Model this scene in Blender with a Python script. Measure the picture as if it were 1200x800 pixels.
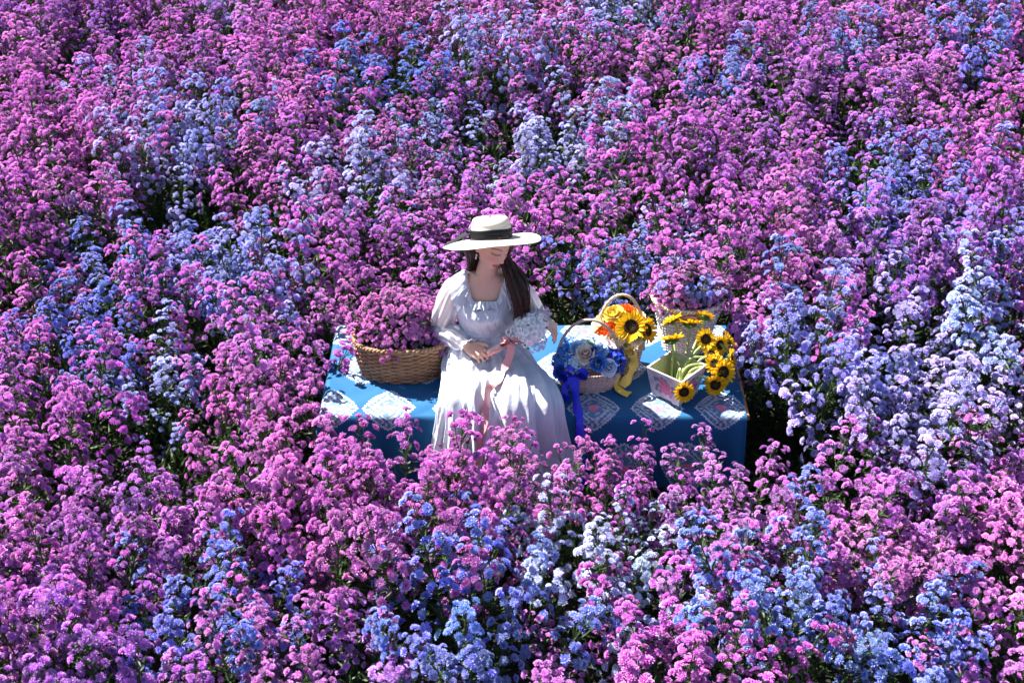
import bpy, math, random
import numpy as np
from mathutils import Vector, Matrix
from mathutils.bvhtree import BVHTree

for o in list(bpy.data.objects):
    bpy.data.objects.remove(o)
scene = bpy.context.scene
COL = scene.collection
R = math.radians

# ------------------------------------------------------------------ camera, sky, sun, exposure
cam_data = bpy.data.cameras.new('camera')
cam = bpy.data.objects.new('camera', cam_data)
COL.objects.link(cam)
cam.location = (0, -5.87, 4.28)
cam.rotation_euler = (R(58), 0, 0)
cam_data.sensor_width = 36
cam_data.lens = 51.96
cam_data.clip_end = 500
cam_data.dof.use_dof = True; cam_data.dof.focus_distance = 6.6; cam_data.dof.aperture_fstop = 6.3
scene.camera = cam

SUN_EL, SUN_AZ = R(48), R(-56)          # azimuth measured from +Y (away) towards +X
sun_dir = Vector((math.sin(SUN_AZ)*math.cos(SUN_EL), math.cos(SUN_AZ)*math.cos(SUN_EL), math.sin(SUN_EL)))
world = bpy.data.worlds.new('World')
scene.world = world
world.use_nodes = True
wn = world.node_tree
sky = wn.nodes.new('ShaderNodeTexSky')
sky.sky_type = 'NISHITA'
sky.sun_disc = False
sky.sun_elevation = SUN_EL
sky.sun_rotation = SUN_AZ
bg = wn.nodes['Background']
bg.inputs['Strength'].default_value = 0.052
wn.links.new(sky.outputs[0], bg.inputs['Color'])
sl = bpy.data.lights.new('sun', 'SUN')
sl.energy = 5.0
sl.angle = R(0.5)
sl.color = (1.0, 0.95, 0.88)
so = bpy.data.objects.new('sun', sl)
COL.objects.link(so)
so.location = (-6, 6, 10)
so.rotation_euler = sun_dir.to_track_quat('Z', 'Y').to_euler()
scene.view_settings.view_transform = 'Standard'
scene.view_settings.look = 'None'
scene.view_settings.exposure = 1.95
scene.view_settings.gamma = 1
scene.render.engine = 'CYCLES'
scene.cycles.max_bounces = 6
scene.cycles.transparent_max_bounces = 6
scene.cycles.use_denoising = True

# ------------------------------------------------------------------ mesh helpers
def tag(o, label=None, cat=None, group=None, kind=None):
    if label: o['label'] = label
    if cat: o['category'] = cat
    if group: o['group'] = group
    if kind: o['kind'] = kind
    return o

def empty(name, loc=(0, 0, 0)):
    o = bpy.data.objects.new(name, None)
    COL.objects.link(o)
    o.location = loc
    o.empty_display_size = 0.05
    return o

class MB:
    """collects vertices, faces (with material slot) and a per-vertex RGB attribute"""
    def __init__(s):
        s.V, s.F, s.M, s.A, s.n = [], [], [], [], 0
    def add(s, V, F, m=0, a=(0.5, 0.5, 0.5)):
        V = np.asarray(V, float).reshape(-1, 3)
        F = F if isinstance(F, list) else [F]
        for f in F:
            f = np.asarray(f, int)
            if f.size:
                s.F.append(f + s.n); s.M.append(m)
        a = np.asarray(a, float)
        if a.ndim == 1: a = np.tile(a, (len(V), 1))
        s.V.append(V); s.A.append(a); s.n += len(V)
        return s
    def mesh(s, name, mats, smooth=True):
        V = np.concatenate(s.V); A = np.concatenate(s.A)
        me = bpy.data.meshes.new(name)
        me.vertices.add(len(V)); me.vertices.foreach_set('co', V.ravel())
        idx = np.concatenate([f.ravel() for f in s.F])
        tot = np.concatenate([np.full(len(f), f.shape[1]) for f in s.F])
        mi = np.concatenate([np.full(len(f), m) for f, m in zip(s.F, s.M)])
        me.loops.add(len(idx)); me.loops.foreach_set('vertex_index', idx)
        me.polygons.add(len(tot))
        me.polygons.foreach_set('loop_start', np.concatenate([[0], np.cumsum(tot)[:-1]]))
        me.polygons.foreach_set('loop_total', tot)
        me.polygons.foreach_set('material_index', mi)
        me.polygons.foreach_set('use_smooth', np.full(len(tot), smooth))
        me.update(calc_edges=True); me.validate()
        at = me.attributes.new('tint', 'FLOAT_COLOR', 'POINT')
        at.data.foreach_set('color', np.concatenate([A, np.ones((len(A), 1))], 1).ravel())
        for m in (mats if isinstance(mats, (list, tuple)) else [mats]):
            me.materials.append(m)
        return me
    def build(s, name, mats, parent=None, smooth=True):
        return place(name, s.mesh(name, mats, smooth), parent)

def place(name, me, parent=None, mat=None, color=None):
    o = bpy.data.objects.new(name, me)
    COL.objects.link(o)
    if parent is not None: o.parent = parent
    if mat is not None: o.matrix_local = mat
    if color is not None: o.color = (*color, 1)
    return o

def gridf(nu, nv, cu=False, cv=False):
    i = np.arange(nu if cu else nu - 1); j = np.arange(nv if cv else nv - 1)
    I, J = np.meshgrid(i, j, indexing='ij')
    I2, J2 = (I + 1) % nu, (J + 1) % nv
    return np.stack([I*nv + J, I2*nv + J, I2*nv + J2, I*nv + J2], -1).reshape(-1, 4)

def loft(rings, cap=True):
    """rings (nr, ns, 3) closed round; returns V, faces list"""
    rings = np.asarray(rings, float); nr, ns, _ = rings.shape
    V = rings.reshape(-1, 3); F = [gridf(nr, ns, False, True)]
    if cap:
        V = np.concatenate([V, rings[0].mean(0)[None], rings[-1].mean(0)[None]])
        k = np.arange(ns); k2 = (k + 1) % ns
        F.append(np.stack([np.full(ns, nr*ns), k, k2], 1))
        F.append(np.stack([np.full(ns, nr*ns + 1), (nr-1)*ns + k2, (nr-1)*ns + k], 1))
    return V, F

def crom(P, n):
    """Catmull-Rom resample of control rows P to n rows"""
    P = np.asarray(P, float); m = len(P)
    Q = np.concatenate([2*P[:1] - P[1:2], P, 2*P[-1:] - P[-2:-1]])
    t = np.linspace(0, m - 1 - 1e-9, n); i = t.astype(int); u = (t - i).reshape((-1,) + (1,)*(P.ndim - 1))
    p0, p1, p2, p3 = Q[i], Q[i+1], Q[i+2], Q[i+3]
    return 0.5*((2*p1) + (p2 - p0)*u + (2*p0 - 5*p1 + 4*p2 - p3)*u*u + (3*p1 - p0 - 3*p2 + p3)*u**3)

def frames(P, ref=None):
    P = np.asarray(P, float)
    T = np.gradient(P, axis=0); T /= np.linalg.norm(T, axis=1)[:, None] + 1e-12
    r = np.array(ref if ref is not None else ((0, 0, 1) if abs(T[0][2]) < .8 else (1, 0, 0)), float)
    N = []
    for t in T:
        r = r - t*(r @ t); r /= np.linalg.norm(r) + 1e-12
        N.append(r.copy())
    N = np.array(N)
    return T, N, np.cross(T, N)

def tube(P, rad, ns=8, ref=None, flat=1.0, cap=True):
    P = np.asarray(P, float); rad = np.broadcast_to(np.asarray(rad, float), (len(P),))
    T, N, B = frames(P, ref)
    a = np.linspace(0, 2*np.pi, ns, endpoint=False)
    rings = P[:, None] + rad[:, None, None]*(np.cos(a)[None, :, None]*N[:, None]*flat + np.sin(a)[None, :, None]*B[:, None])
    return loft(rings, cap)

def ribbon(P, width, side, thick=0.0012, nw=4):
    """flat strip with real thickness along P; side = direction(s) across"""
    P = np.asarray(P, float); n = len(P)
    S = np.broadcast_to(np.asarray(side, float), (n, 3)).copy()
    T = np.gradient(P, axis=0); T /= np.linalg.norm(T, axis=1)[:, None] + 1e-12
    S -= T*(S*T).sum(1)[:, None]; S /= np.linalg.norm(S, axis=1)[:, None] + 1e-9
    N = np.cross(T, S)
    w = np.broadcast_to(np.asarray(width, float), (n,))
    u = np.linspace(-.5, .5, nw)
    top = P[:, None] + S[:, None]*(u[None, :, None]*w[:, None, None]) + N[:, None]*(thick + .05*w[:, None, None]*(1 - 4*u[None, :, None]**2))
    bot = (top - N[:, None]*2*thick)[:, ::-1]
    k = n*nw; V = np.concatenate([top.reshape(-1, 3), bot.reshape(-1, 3)])
    return V, [gridf(n, nw), gridf(n, nw) + k]

def rot_to(n):
    """rotation matrices (k,3,3) turning +Z to n"""
    n = np.atleast_2d(n).astype(float); n = n/np.linalg.norm(n, axis=1)[:, None]
    ref = np.where(np.abs(n[:, 2:3]) < .9, np.array([[0, 0, 1.]]), np.array([[1., 0, 0]]))
    x = np.cross(ref, n); x /= np.linalg.norm(x, axis=1)[:, None]
    return np.stack([x, np.cross(n, x), n], -1)

def stamp(mb, V, F, pos, nrm, scale, spin, m=0, attr=None):
    """many transformed copies of template (V,F) inside one mesh"""
    pos = np.atleast_2d(pos); k = len(pos); n = len(V)
    Rm = rot_to(nrm); c, s = np.cos(spin), np.sin(spin)
    Rz = np.zeros((k, 3, 3)); Rz[:, 0, 0] = c; Rz[:, 0, 1] = -s; Rz[:, 1, 0] = s; Rz[:, 1, 1] = c; Rz[:, 2, 2] = 1
    M = Rm @ Rz
    W = np.einsum('kij,nj->kni', M, V)*np.asarray(scale).reshape(-1, 1, 1) + pos[:, None]
    FF = [(np.asarray(f)[None] + (np.arange(k)*n)[:, None, None]).reshape(-1, np.asarray(f).shape[1]) for f in F]
    mb.add(W.reshape(-1, 3), FF, m, attr if attr is not None else (.5, .5, .5))

# ------------------------------------------------------------------ material helpers
def newmat(name):
    m = bpy.data.materials.new(name); m.use_nodes = True
    nt = m.node_tree
    return m, nt, nt.nodes['Principled BSDF'], nt.nodes['Material Output']

def N(nt, t, **kw):
    n = nt.nodes.new(t)
    for k, v in kw.items(): setattr(n, k, v)
    return n

def simple(name, col, rough=.6, spec=.3, noise=0.25, scale=40, bump=0.0, bscale=200, transl=0.0, sheen=0.0, metal=0.0, alpha=0.0):
    """principled with noise-varied colour, optional bump, translucency, sheerness"""
    m, nt, bs, out = newmat(name)
    L = nt.links.new
    tc = N(nt, 'ShaderNodeTexCoord')
    nz = N(nt, 'ShaderNodeTexNoise'); nz.inputs['Scale'].default_value = scale; nz.inputs['Detail'].default_value = 4
    L(tc.outputs['Object'], nz.inputs['Vector'])
    mr = N(nt, 'ShaderNodeMapRange'); mr.inputs[1].default_value = .3; mr.inputs[2].default_value = .7
    mr.inputs[3].default_value = 1 - noise; mr.inputs[4].default_value = 1 + noise
    L(nz.outputs[0], mr.inputs[0])
    hs = N(nt, 'ShaderNodeHueSaturation'); hs.inputs['Color'].default_value = (*col, 1)
    L(mr.outputs[0], hs.inputs['Value'])
    L(hs.outputs[0], bs.inputs['Base Color'])
    bs.inputs['Roughness'].default_value = rough
    bs.inputs['Specular IOR Level'].default_value = spec
    bs.inputs['Metallic'].default_value = metal
    if sheen: bs.inputs['Sheen Weight'].default_value = sheen
    if bump:
        n2 = N(nt, 'ShaderNodeTexNoise'); n2.inputs['Scale'].default_value = bscale; n2.inputs['Detail'].default_value = 3
        L(tc.outputs['Object'], n2.inputs['Vector'])
        bp = N(nt, 'ShaderNodeBump'); bp.inputs['Strength'].default_value = bump; bp.inputs['Distance'].default_value = .002
        L(n2.outputs[0], bp.inputs['Height']); L(bp.outputs[0], bs.inputs['Normal'])
    last = bs.outputs[0]
    if transl:
        tr = N(nt, 'ShaderNodeBsdfTranslucent'); L(hs.outputs[0], tr.inputs['Color'])
        mx = N(nt, 'ShaderNodeMixShader'); mx.inputs[0].default_value = transl
        L(last, mx.inputs[1]); L(tr.outputs[0], mx.inputs[2]); last = mx.outputs[0]
    if alpha:
        tp = N(nt, 'ShaderNodeBsdfTransparent')
        mx = N(nt, 'ShaderNodeMixShader'); mx.inputs[0].default_value = alpha
        L(last, mx.inputs[1]); L(tp.outputs[0], mx.inputs[2]); last = mx.outputs[0]
    L(last, out.inputs['Surface'])
    return m

def attrmat(name, rough=.6, spec=.3, bump=0, bscale=300, noise=.12, transl=0.0, sss=0.0):
    """colour straight from the mesh's own 'tint' attribute (its pigment), with fine noise"""
    m, nt, bs, out = newmat(name); L = nt.links.new
    at = N(nt, 'ShaderNodeAttribute', attribute_name='tint')
    tc = N(nt, 'ShaderNodeTexCoord')
    nz = N(nt, 'ShaderNodeTexNoise'); nz.inputs['Scale'].default_value = bscale*.5; L(tc.outputs['Object'], nz.inputs['Vector'])
    mr = N(nt, 'ShaderNodeMapRange'); mr.inputs[1].default_value = .3; mr.inputs[2].default_value = .7
    mr.inputs[3].default_value = 1 - noise; mr.inputs[4].default_value = 1 + noise; L(nz.outputs[0], mr.inputs[0])
    hs = N(nt, 'ShaderNodeHueSaturation'); L(at.outputs['Color'], hs.inputs['Color']); L(mr.outputs[0], hs.inputs['Value'])
    L(hs.outputs[0], bs.inputs['Base Color'])
    bs.inputs['Roughness'].default_value = rough; bs.inputs['Specular IOR Level'].default_value = spec
    if sss:
        bs.inputs['Subsurface Weight'].default_value = sss; bs.inputs['Subsurface Radius'].default_value = (1, .35, .2); bs.inputs['Subsurface Scale'].default_value = .004
    if bump:
        n2 = N(nt, 'ShaderNodeTexNoise'); n2.inputs['Scale'].default_value = bscale; L(tc.outputs['Object'], n2.inputs['Vector'])
        bp = N(nt, 'ShaderNodeBump'); bp.inputs['Strength'].default_value = bump; bp.inputs['Distance'].default_value = .0015
        L(n2.outputs[0], bp.inputs['Height']); L(bp.outputs[0], bs.inputs['Normal'])
    if transl:
        tr = N(nt, 'ShaderNodeBsdfTranslucent'); L(hs.outputs[0], tr.inputs['Color'])
        mx = N(nt, 'ShaderNodeMixShader'); mx.inputs[0].default_value = transl
        L(bs.outputs[0], mx.inputs[1]); L(tr.outputs[0], mx.inputs[2]); L(mx.outputs[0], out.inputs['Surface'])
    return m

def petalmat(name):
    """petal colour = the plant's own colour (object colour), paler towards petal tips, florets vary, yellow eye"""
    m, nt, bs, out = newmat(name); L = nt.links.new
    at = N(nt, 'ShaderNodeAttribute', attribute_name='tint')
    sp = N(nt, 'ShaderNodeSeparateColor'); L(at.outputs['Color'], sp.inputs[0])
    oi = N(nt, 'ShaderNodeObjectInfo')
    pale = N(nt, 'ShaderNodeMix', data_type='RGBA'); pale.inputs['B'].default_value = (.93, .83, .97, 1)
    mt = N(nt, 'ShaderNodeMath', operation='MULTIPLY'); mt.inputs[1].default_value = .37; L(sp.outputs[0], mt.inputs[0])
    L(mt.outputs[0], pale.inputs['Factor']); L(oi.outputs['Color'], pale.inputs['A'])
    hs = N(nt, 'ShaderNodeHueSaturation'); L(pale.outputs['Result'], hs.inputs['Color'])
    mr = N(nt, 'ShaderNodeMapRange'); mr.inputs[3].default_value = .62; mr.inputs[4].default_value = 1.18; L(sp.outputs[1], mr.inputs[0])
    L(mr.outputs[0], hs.inputs['Value'])
    mh = N(nt, 'ShaderNodeMapRange'); mh.inputs[3].default_value = .485; mh.inputs[4].default_value = .515; L(sp.outputs[1], mh.inputs[0])
    L(mh.outputs[0], hs.inputs['Hue'])
    eye = N(nt, 'ShaderNodeMix', data_type='RGBA'); eye.inputs['B'].default_value = (.50, .36, .10, 1)
    L(sp.outputs[2], eye.inputs['Factor']); L(hs.outputs[0], eye.inputs['A'])
    L(eye.outputs['Result'], bs.inputs['Base Color'])
    bs.inputs['Roughness'].default_value = .48; bs.inputs['Specular IOR Level'].default_value = .45
    tr = N(nt, 'ShaderNodeBsdfTranslucent'); L(eye.outputs['Result'], tr.inputs['Color'])
    mx = N(nt, 'ShaderNodeMixShader'); mx.inputs[0].default_value = .2
    L(bs.outputs[0], mx.inputs[1]); L(tr.outputs[0], mx.inputs[2]); L(mx.outputs[0], out.inputs['Surface'])
    return m

M_PETAL = petalmat('aster_petal')
M_LEAF = simple('aster_leaf', (.030, .060, .014), .5, .35, .5, 25, transl=.2)
M_STEM = simple('aster_stem', (.04, .065, .02), .6, .3, .3, 60)

def soil_mat():
    m, nt, bs, out = newmat('soil'); L = nt.links.new
    tc = N(nt, 'ShaderNodeTexCoord')
    nz = N(nt, 'ShaderNodeTexNoise'); nz.inputs['Scale'].default_value = 6; nz.inputs['Detail'].default_value = 10
    L(tc.outputs['Object'], nz.inputs['Vector'])
    cr = N(nt, 'ShaderNodeValToRGB'); cr.color_ramp.elements[0].position = .3; cr.color_ramp.elements[1].position = .7
    cr.color_ramp.elements[0].color = (.008, .007, .0045, 1); cr.color_ramp.elements[1].color = (.03, .024, .015, 1)
    L(nz.outputs[0], cr.inputs[0]); L(cr.outputs[0], bs.inputs['Base Color'])
    bs.inputs['Roughness'].default_value = .95
    bp = N(nt, 'ShaderNodeBump'); bp.inputs['Strength'].default_value = .8; bp.inputs['Distance'].default_value = .03
    L(nz.outputs[0], bp.inputs['Height']); L(bp.outputs[0], bs.inputs['Normal'])
    return m

# ------------------------------------------------------------------ ground
gx = np.concatenate([np.linspace(-120, -8, 8), np.linspace(-7.5, 7.5, 61), np.linspace(8, 120, 8)])
gy = np.concatenate([np.linspace(-60, -6, 6), np.linspace(-5.5, 9, 59), np.linspace(10, 160, 8)])
GX, GY = np.meshgrid(gx, gy, indexing='ij')
rg = np.random.default_rng(3)
GZ = .02*np.sin(GX*2.1 + np.sin(GY*1.7)) * np.cos(GY*2.6) - .02 + rg.normal(0, .006, GX.shape)
g = MB().add(np.stack([GX, GY, GZ], -1), gridf(len(gx), len(gy)))
tag(g.build('ground', soil_mat()), kind='structure')
# ------------------------------------------------------------------ asters
def kite(r0, z0, rm, zm, r1, z1, w, a):
    c, s = math.cos(a), math.sin(a)
    f = lambda r, y, z: (r*c - y*s, r*s + y*c, z)
    return [f(r0, 0, z0), f(rm, -w, zm), f(r1, 0, z1), f(rm, w, zm)]

def blossom(lod=0, seed=0):
    """double aster head, unit radius, axis +Z; vertex channels: tip, (random), eye"""
    rr = random.Random(seed)
    V, F, A = [], [], []
    rings = [(13, .12, .02, .66, .24, 1.0, .06, .21), (10, .08, .1, .48, .42, .76, .36, .2), (7, .04, .2, .28, .56, .46, .56, .13)]
    if lod: rings = [(7, .1, .0, .62, .26, 1.0, .06, .30), (5, .06, .15, .38, .50, .62, .5, .26)]
    for ri, (n, r0, z0, rm, zm, r1, z1, w) in enumerate(rings):
        for k in range(n):
            a = 2*math.pi*(k + .5*ri)/n + rr.uniform(-.12, .12)
            j = rr.uniform(.88, 1.1); dz = rr.uniform(-.08, .06)
            b = len(V)
            V += kite(r0, z0, rm*j, zm + dz*.5, r1*j, z1 + dz, w*rr.uniform(.85, 1.15), a)
            F += [(b, b+1, b+2), (b, b+2, b+3)]
            A += [(.0, 0), (.55, 0), (1.0 if ri < 2 else .8, 0), (.55, 0)]
    b = len(V); n = 6 if not lod else 4
    V.append((0, 0, .62)); A.append((0, .9))
    for k in range(n):
        a = 2*math.pi*k/n
        V.append((.17*math.cos(a), .17*math.sin(a), .52)); A.append((.1, .55))
    F += [(b, b+1+k, b+1+(k+1) % n) for k in range(n)]
    return np.array(V), [np.array(F)], np.array(A)

BL = [blossom(0, s) for s in range(4)]
BLO = [blossom(1, s) for s in range(2)]
CUP_V = np.array([(0, 0, -.42)] + [(.34*math.cos(a), .34*math.sin(a), .12) for a in np.arange(6)*math.pi/3])
CUP_F = [np.array([(0, 1+(k+1) % 6, 1+k) for k in range(6)])]
LEAF_V = np.array([(0, 0, 0), (-.11, 0.01, .38), (0, -.035, .45), (.11, 0.01, .38), (0, .05, 1.0)])
LEAF_F = [np.array([(0, 2, 1), (0, 3, 2), (1, 2, 4), (2, 3, 4)])]

def add_blossoms(mb, pos, nrm, rad, rng, lod=0, m=0):
    T = BLO if lod else BL
    which = rng.integers(0, len(T), len(pos))
    for w in range(len(T)):
        s = which == w
        if not s.any(): continue
        V, F, A = T[w]; k = s.sum()
        rnd = rng.random(k)
        att = np.stack([np.tile(A[:, 0], (k, 1)), np.repeat(rnd[:, None], len(V), 1), np.tile(A[:, 1], (k, 1))], -1).reshape(-1, 3)
        stamp(mb, V, F, pos[s], nrm[s], rad[s], rng.uniform(0, 6.28, k), m, att)

def unit(v):
    v = np.asarray(v, float); return v/(np.linalg.norm(v, axis=-1, keepdims=True) + 1e-12)

def spray_mesh(seed, L=.46, nbr=13, wide=.095, brad=.019, lod=0, low=.26, leaves=46):
    """one flowering shoot: leafy stalk, side branches, tufts of blossoms at their ends"""
    rng = np.random.default_rng(seed); mb = MB()
    lean = rng.normal(0, .02, 2)
    ax = lambda t: np.array([lean[0]*t*t, lean[1]*t*t, L*t])
    if not lod:
        mb.add(*tube([ax(t) for t in np.linspace(0, .96, 5)], np.linspace(.0042, .0018, 5), 4), m=2)
    P, Nn, Rd = [], [], []
    LP, LN, LS = [], [], []
    for i in range(nbr):
        t = low + (1 - low)*((i + .6)/nbr)**.85
        t = min(1., t + rng.normal(0, .02))
        a = i*2.399 + rng.normal(0, .35)
        out = np.array([math.cos(a), math.sin(a), 0])
        rad = (wide*(1 - t)**.75*1.25 + .012)*rng.uniform(.75, 1.2)
        base = ax(max(.05, t - .16)); tip = ax(t) + out*rad + np.array([0, 0, rng.normal(.0, .012)])
        if not lod:
            mid = (base + tip)/2 + out*rad*.18
            mb.add(*tube([base, mid, tip], [.0022, .0018, .0014], 3, cap=False), m=2)
        nb = int(rng.integers(2, 5)) if i < nbr - 1 else 4
        el = R(35 + 45*t)
        d = out*math.cos(el) + np.array([0, 0, math.sin(el)])
        Rm = rot_to(d)[0]
        for k in range(nb):
            ka = k*2.4 + rng.uniform(0, 1); kr = brad*1.5*math.sqrt(k + .15)*rng.uniform(.85, 1.1)
            off = Rm @ np.array([kr*math.cos(ka), kr*math.sin(ka), rng.uniform(-.3, .25)*brad - kr*.28])
            P.append(tip + off)
            Nn.append(d + unit(off)*.55*(kr/brad)*.5 + rng.normal(0, .16, 3))
            Rd.append(brad*rng.uniform(.72, 1.12))
        for _ in range(2):
            LP.append(base + (tip - base)*rng.uniform(.2, .9)); LN.append(out + rng.normal(0, .5, 3) + (0, 0, .5)); LS.append(rng.uniform(.018, .034))
    P, Nn, Rd = np.array(P), np.array(Nn), np.array(Rd)
    add_blossoms(mb, P, Nn, Rd, rng, lod)
    if not lod:
        stamp(mb, CUP_V, CUP_F, P, Nn, Rd, rng.uniform(0, 6, len(P)), 1)
    for _ in range(leaves):
        t = rng.uniform(.02, .85); a = rng.uniform(0, 6.28)
        LP.append(ax(t)); LN.append((math.cos(a), math.sin(a), rng.uniform(.1, 1.1))); LS.append(rng.uniform(.035, .075)*(1.15 - .55*t))
    LP, LN, LS = np.array(LP), np.array(LN), np.array(LS)
    if lod: LP, LN, LS = LP[::2], LN[::2], LS[::2]
    stamp(mb, LEAF_V, LEAF_F, LP, LN, LS, rng.uniform(-.8, .8, len(LP)), 1)
    return mb

AM = [M_PETAL, M_LEAF, M_STEM]
SPR = [spray_mesh(s, L=.44 + .10*((s*7) % 10)/10, nbr=12 + s % 4, wide=.072 + .018*((s*3) % 5)/5).mesh('flower_spray', AM, False) for s in range(14)]
CORYMB = [spray_mesh(100 + s, L=.16, nbr=6, wide=.06, brad=.0150, low=.5, leaves=16).mesh('flower_spray', AM, False) for s in range(6)]

def foliage_mesh(seed):
    rng = np.random.default_rng(seed); mb = MB()
    LP, LN, LS = [], [], []
    for i in range(12):
        a = i*2.4 + rng.normal(0, .2); r = .17*math.sqrt((i + .5)/12)*1.3
        top = np.array([r*math.cos(a), r*math.sin(a), .30])
        mid = top*np.array([.5, .5, .45])
        mb.add(*tube([(top[0]*.2, top[1]*.2, -.03), mid, top], [.0055, .0045, .004], 4), m=1)
        for _ in range(24):
            t = rng.uniform(.1, 1); p = np.array([top[0]*t**1.2, top[1]*t**1.2, .30*t])
            b = rng.uniform(0, 6.28)
            LP.append(p); LN.append((math.cos(b) + math.cos(a)*.5, math.sin(b) + math.sin(a)*.5, rng.uniform(-.1, .9))); LS.append(rng.uniform(.05, .095))
    stamp(mb, LEAF_V, LEAF_F, np.array(LP), np.array(LN), np.array(LS), rng.uniform(-.8, .8, len(LP)), 0)
    return mb
FOL = [foliage_mesh(200 + s).mesh('foliage', [M_LEAF, M_STEM], False) for s in range(6)]

PATCH = [(-2.86,3.25,.2,.25,'l'),(-2.13,3.58,.15,.31,'l'),(-1.17,3.74,.3,.64,'b'),(-2.05,2.25,.22,.64,'l'),(-1.45,2.79,.2,.34,'l'),(-1.62,1.98,.2,.4,'l'),(-.95,2.04,.27,.47,'l'),(-2.06,1.09,.17,.38,'b'),(-1.77,1.11,.13,.2,'b'),(-1.21,.48,.38,.4,'l'),(-2.33,.34,.2,.24,'b'),(-.53,2.59,.18,.45,'l'),(-.17,3.51,.2,.38,'l'),(.11,1.84,.2,.53,'l'),(.69,4.55,.37,.41,'l'),(1.5,3.51,.33,.69,'b'),(2.35,3.78,.13,.36,'b'),(3.14,4.02,.3,.46,'b'),(.59,2.28,.28,.49,'l'),(2.22,1.59,.35,.48,'b'),(2.28,.97,.16,.18,'b'),(1.85,.44,.4,.37,'l'),(.53,.87,.12,.21,'b'),(2.36,.38,.18,.29,'l'),(3.19,2.79,.12,.47,'b'),(.09,3.82,.12,.32,'l'),(-1.81,-.27,.15,.35,'l'),(-1.09,-1.53,.1,.17,'b'),(-.82,-1.82,.23,.34,'b'),(-.17,-1.62,.19,.30,'b'),(.22,-1.41,.22,.44,'w'),(1.31,-.3,.23,.38,'b'),(1.92,-.34,.39,.41,'l'),(.73,-1.55,.1,.21,'b'),(.8,-1.88,.09,.14,'b'),(1.01,-1.86,.16,.29,'b'),(1.56,-1.5,.1,.21,'b'),(1.7,-1.87,.18,.28,'b')]
COLS = {'p': [(.56, .055, .54), (.64, .09, .60), (.45, .06, .60), (.57, .075, .62)],
        'b': [(.12, .20, .74), (.15, .24, .76), (.20, .28, .78)],
        'l': [(.38, .38, .80), (.34, .40, .82), (.44, .41, .80)],
        'w': [(.48, .54, .82), (.55, .60, .85)]}
NAMES = {'p': 'pink_aster', 'b': 'blue_aster', 'l': 'lavender_aster', 'w': 'white_aster'}
WORD = {'p': 'magenta pink', 'b': 'deep blue', 'l': 'pale lavender blue', 'w': 'whitish blue'}
SHADE = {'p': ['magenta', 'rosy pink', 'purple', 'orchid pink'], 'b': ['deep blue', 'bright blue', 'sky blue'], 'l': ['pale lavender', 'pale periwinkle', 'milky lavender'], 'w': ['whitish blue', 'white']}
PLAIN = {'p': 'pink', 'b': 'blue', 'l': 'lavender', 'w': 'white'}

def zone(x, y):
    if y < -.72: return 'in the bed before the bench', 'asters in the bed in front of the bench'
    if y < .62 and x < 0: return 'near the oval wicker basket', 'asters beside the wicker basket end of the bench'
    if y < .62: return 'near the cut sunflowers', 'asters beside the sunflower end of the bench'
    if y < 1.5: return 'in the row right behind the bench', 'asters in the row behind the bench'
    if y < 2.7: return 'a few steps behind the bench', 'asters in the open field'
    return 'at the far back of the field', 'asters at the far back of the field'

def kind_at(x, y, rng):
    best = None
    if -1.40 < y < -.7: return 'p'
    for (px, py, rx, ry, k) in PATCH:
        e = -.05 if py < .8 else .0
        d = ((x - px)/max(.06, rx + e))**2 + ((y - .1 - py)/max(.06, ry + e))**2
        if d < 1 and (best is None or d < best[0]): best = (d, k)
    return best[1] if best and rng.random() < (.58 if y > .7 else (.6 if y < -.7 and x > .5 else .85)) else ('p' if (y < .8 or rng.random() > .03) else 'l')

def in_view(x, y, z=.5):
    m = .16
    dz, dy = 4.28 - z, y + 5.87
    c, s = math.cos(R(32)), math.sin(R(32))
    depth = dy*c + dz*s
    u, v = x/depth*1732, (dz*c - dy*s)/depth*1732
    k = m/depth*1732
    return abs(u) < 600 + k and -400 - k*.8 < v < 400 + k*1.6

def plant(x, y, k, rng, size=1.0, nspr=15, near=None):
    root = empty(NAMES[k], (x, y, 0))
    root.rotation_euler.z = rng.uniform(0, 6.28)
    root.scale = (size, size, size*rng.uniform(.84, 1.18))
    zn, gr = zone(x, y)
    f = place('foliage', FOL[rng.integers(len(FOL))], root); f['kind'] = 'stuff'
    ci = int(rng.integers(len(COLS[k]))); base = COLS[k][ci]
    sw = 'low' if size < .9 else ('tall' if size > 1.04 else 'rounded')
    tag(root, f'{sw} {SHADE[k][ci]} aster bush ' + (f'touching a {near} one ' if near else '') + zn, 'aster', gr)
    hv = rng.normal(0, .02, 3)
    for i in range(nspr):
        r = .235*math.sqrt((i + .4)/nspr); a = i*2.399 + rng.normal(0, .25)
        tilt = R(3 + 22*(r/.215)**1.5) + rng.normal(0, .06)
        z0 = .21 - .07*(r/.215)**2 + rng.normal(0, .06)
        m = Matrix.Translation((r*math.cos(a), r*math.sin(a), z0)) @ Matrix.Rotation(a, 4, 'Z') @ Matrix.Rotation(tilt, 4, 'Y') @ Matrix.Rotation(rng.uniform(0, 6.28), 4, 'Z') @ Matrix.Scale(rng.uniform(.80, 1.18), 4)
        c = np.clip(np.array(base) + hv + rng.normal(0, .025, 3), .03, .95)
        place('flower_spray', SPR[rng.integers(len(SPR))], root, m, c)

rng = np.random.default_rng(11)
sites = []
def try_site(x, y, dmin):
    for (a, b) in sites:
        if (a - x)**2 + (b - y)**2 < dmin*dmin: return False
    sites.append((x, y)); return True

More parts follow.
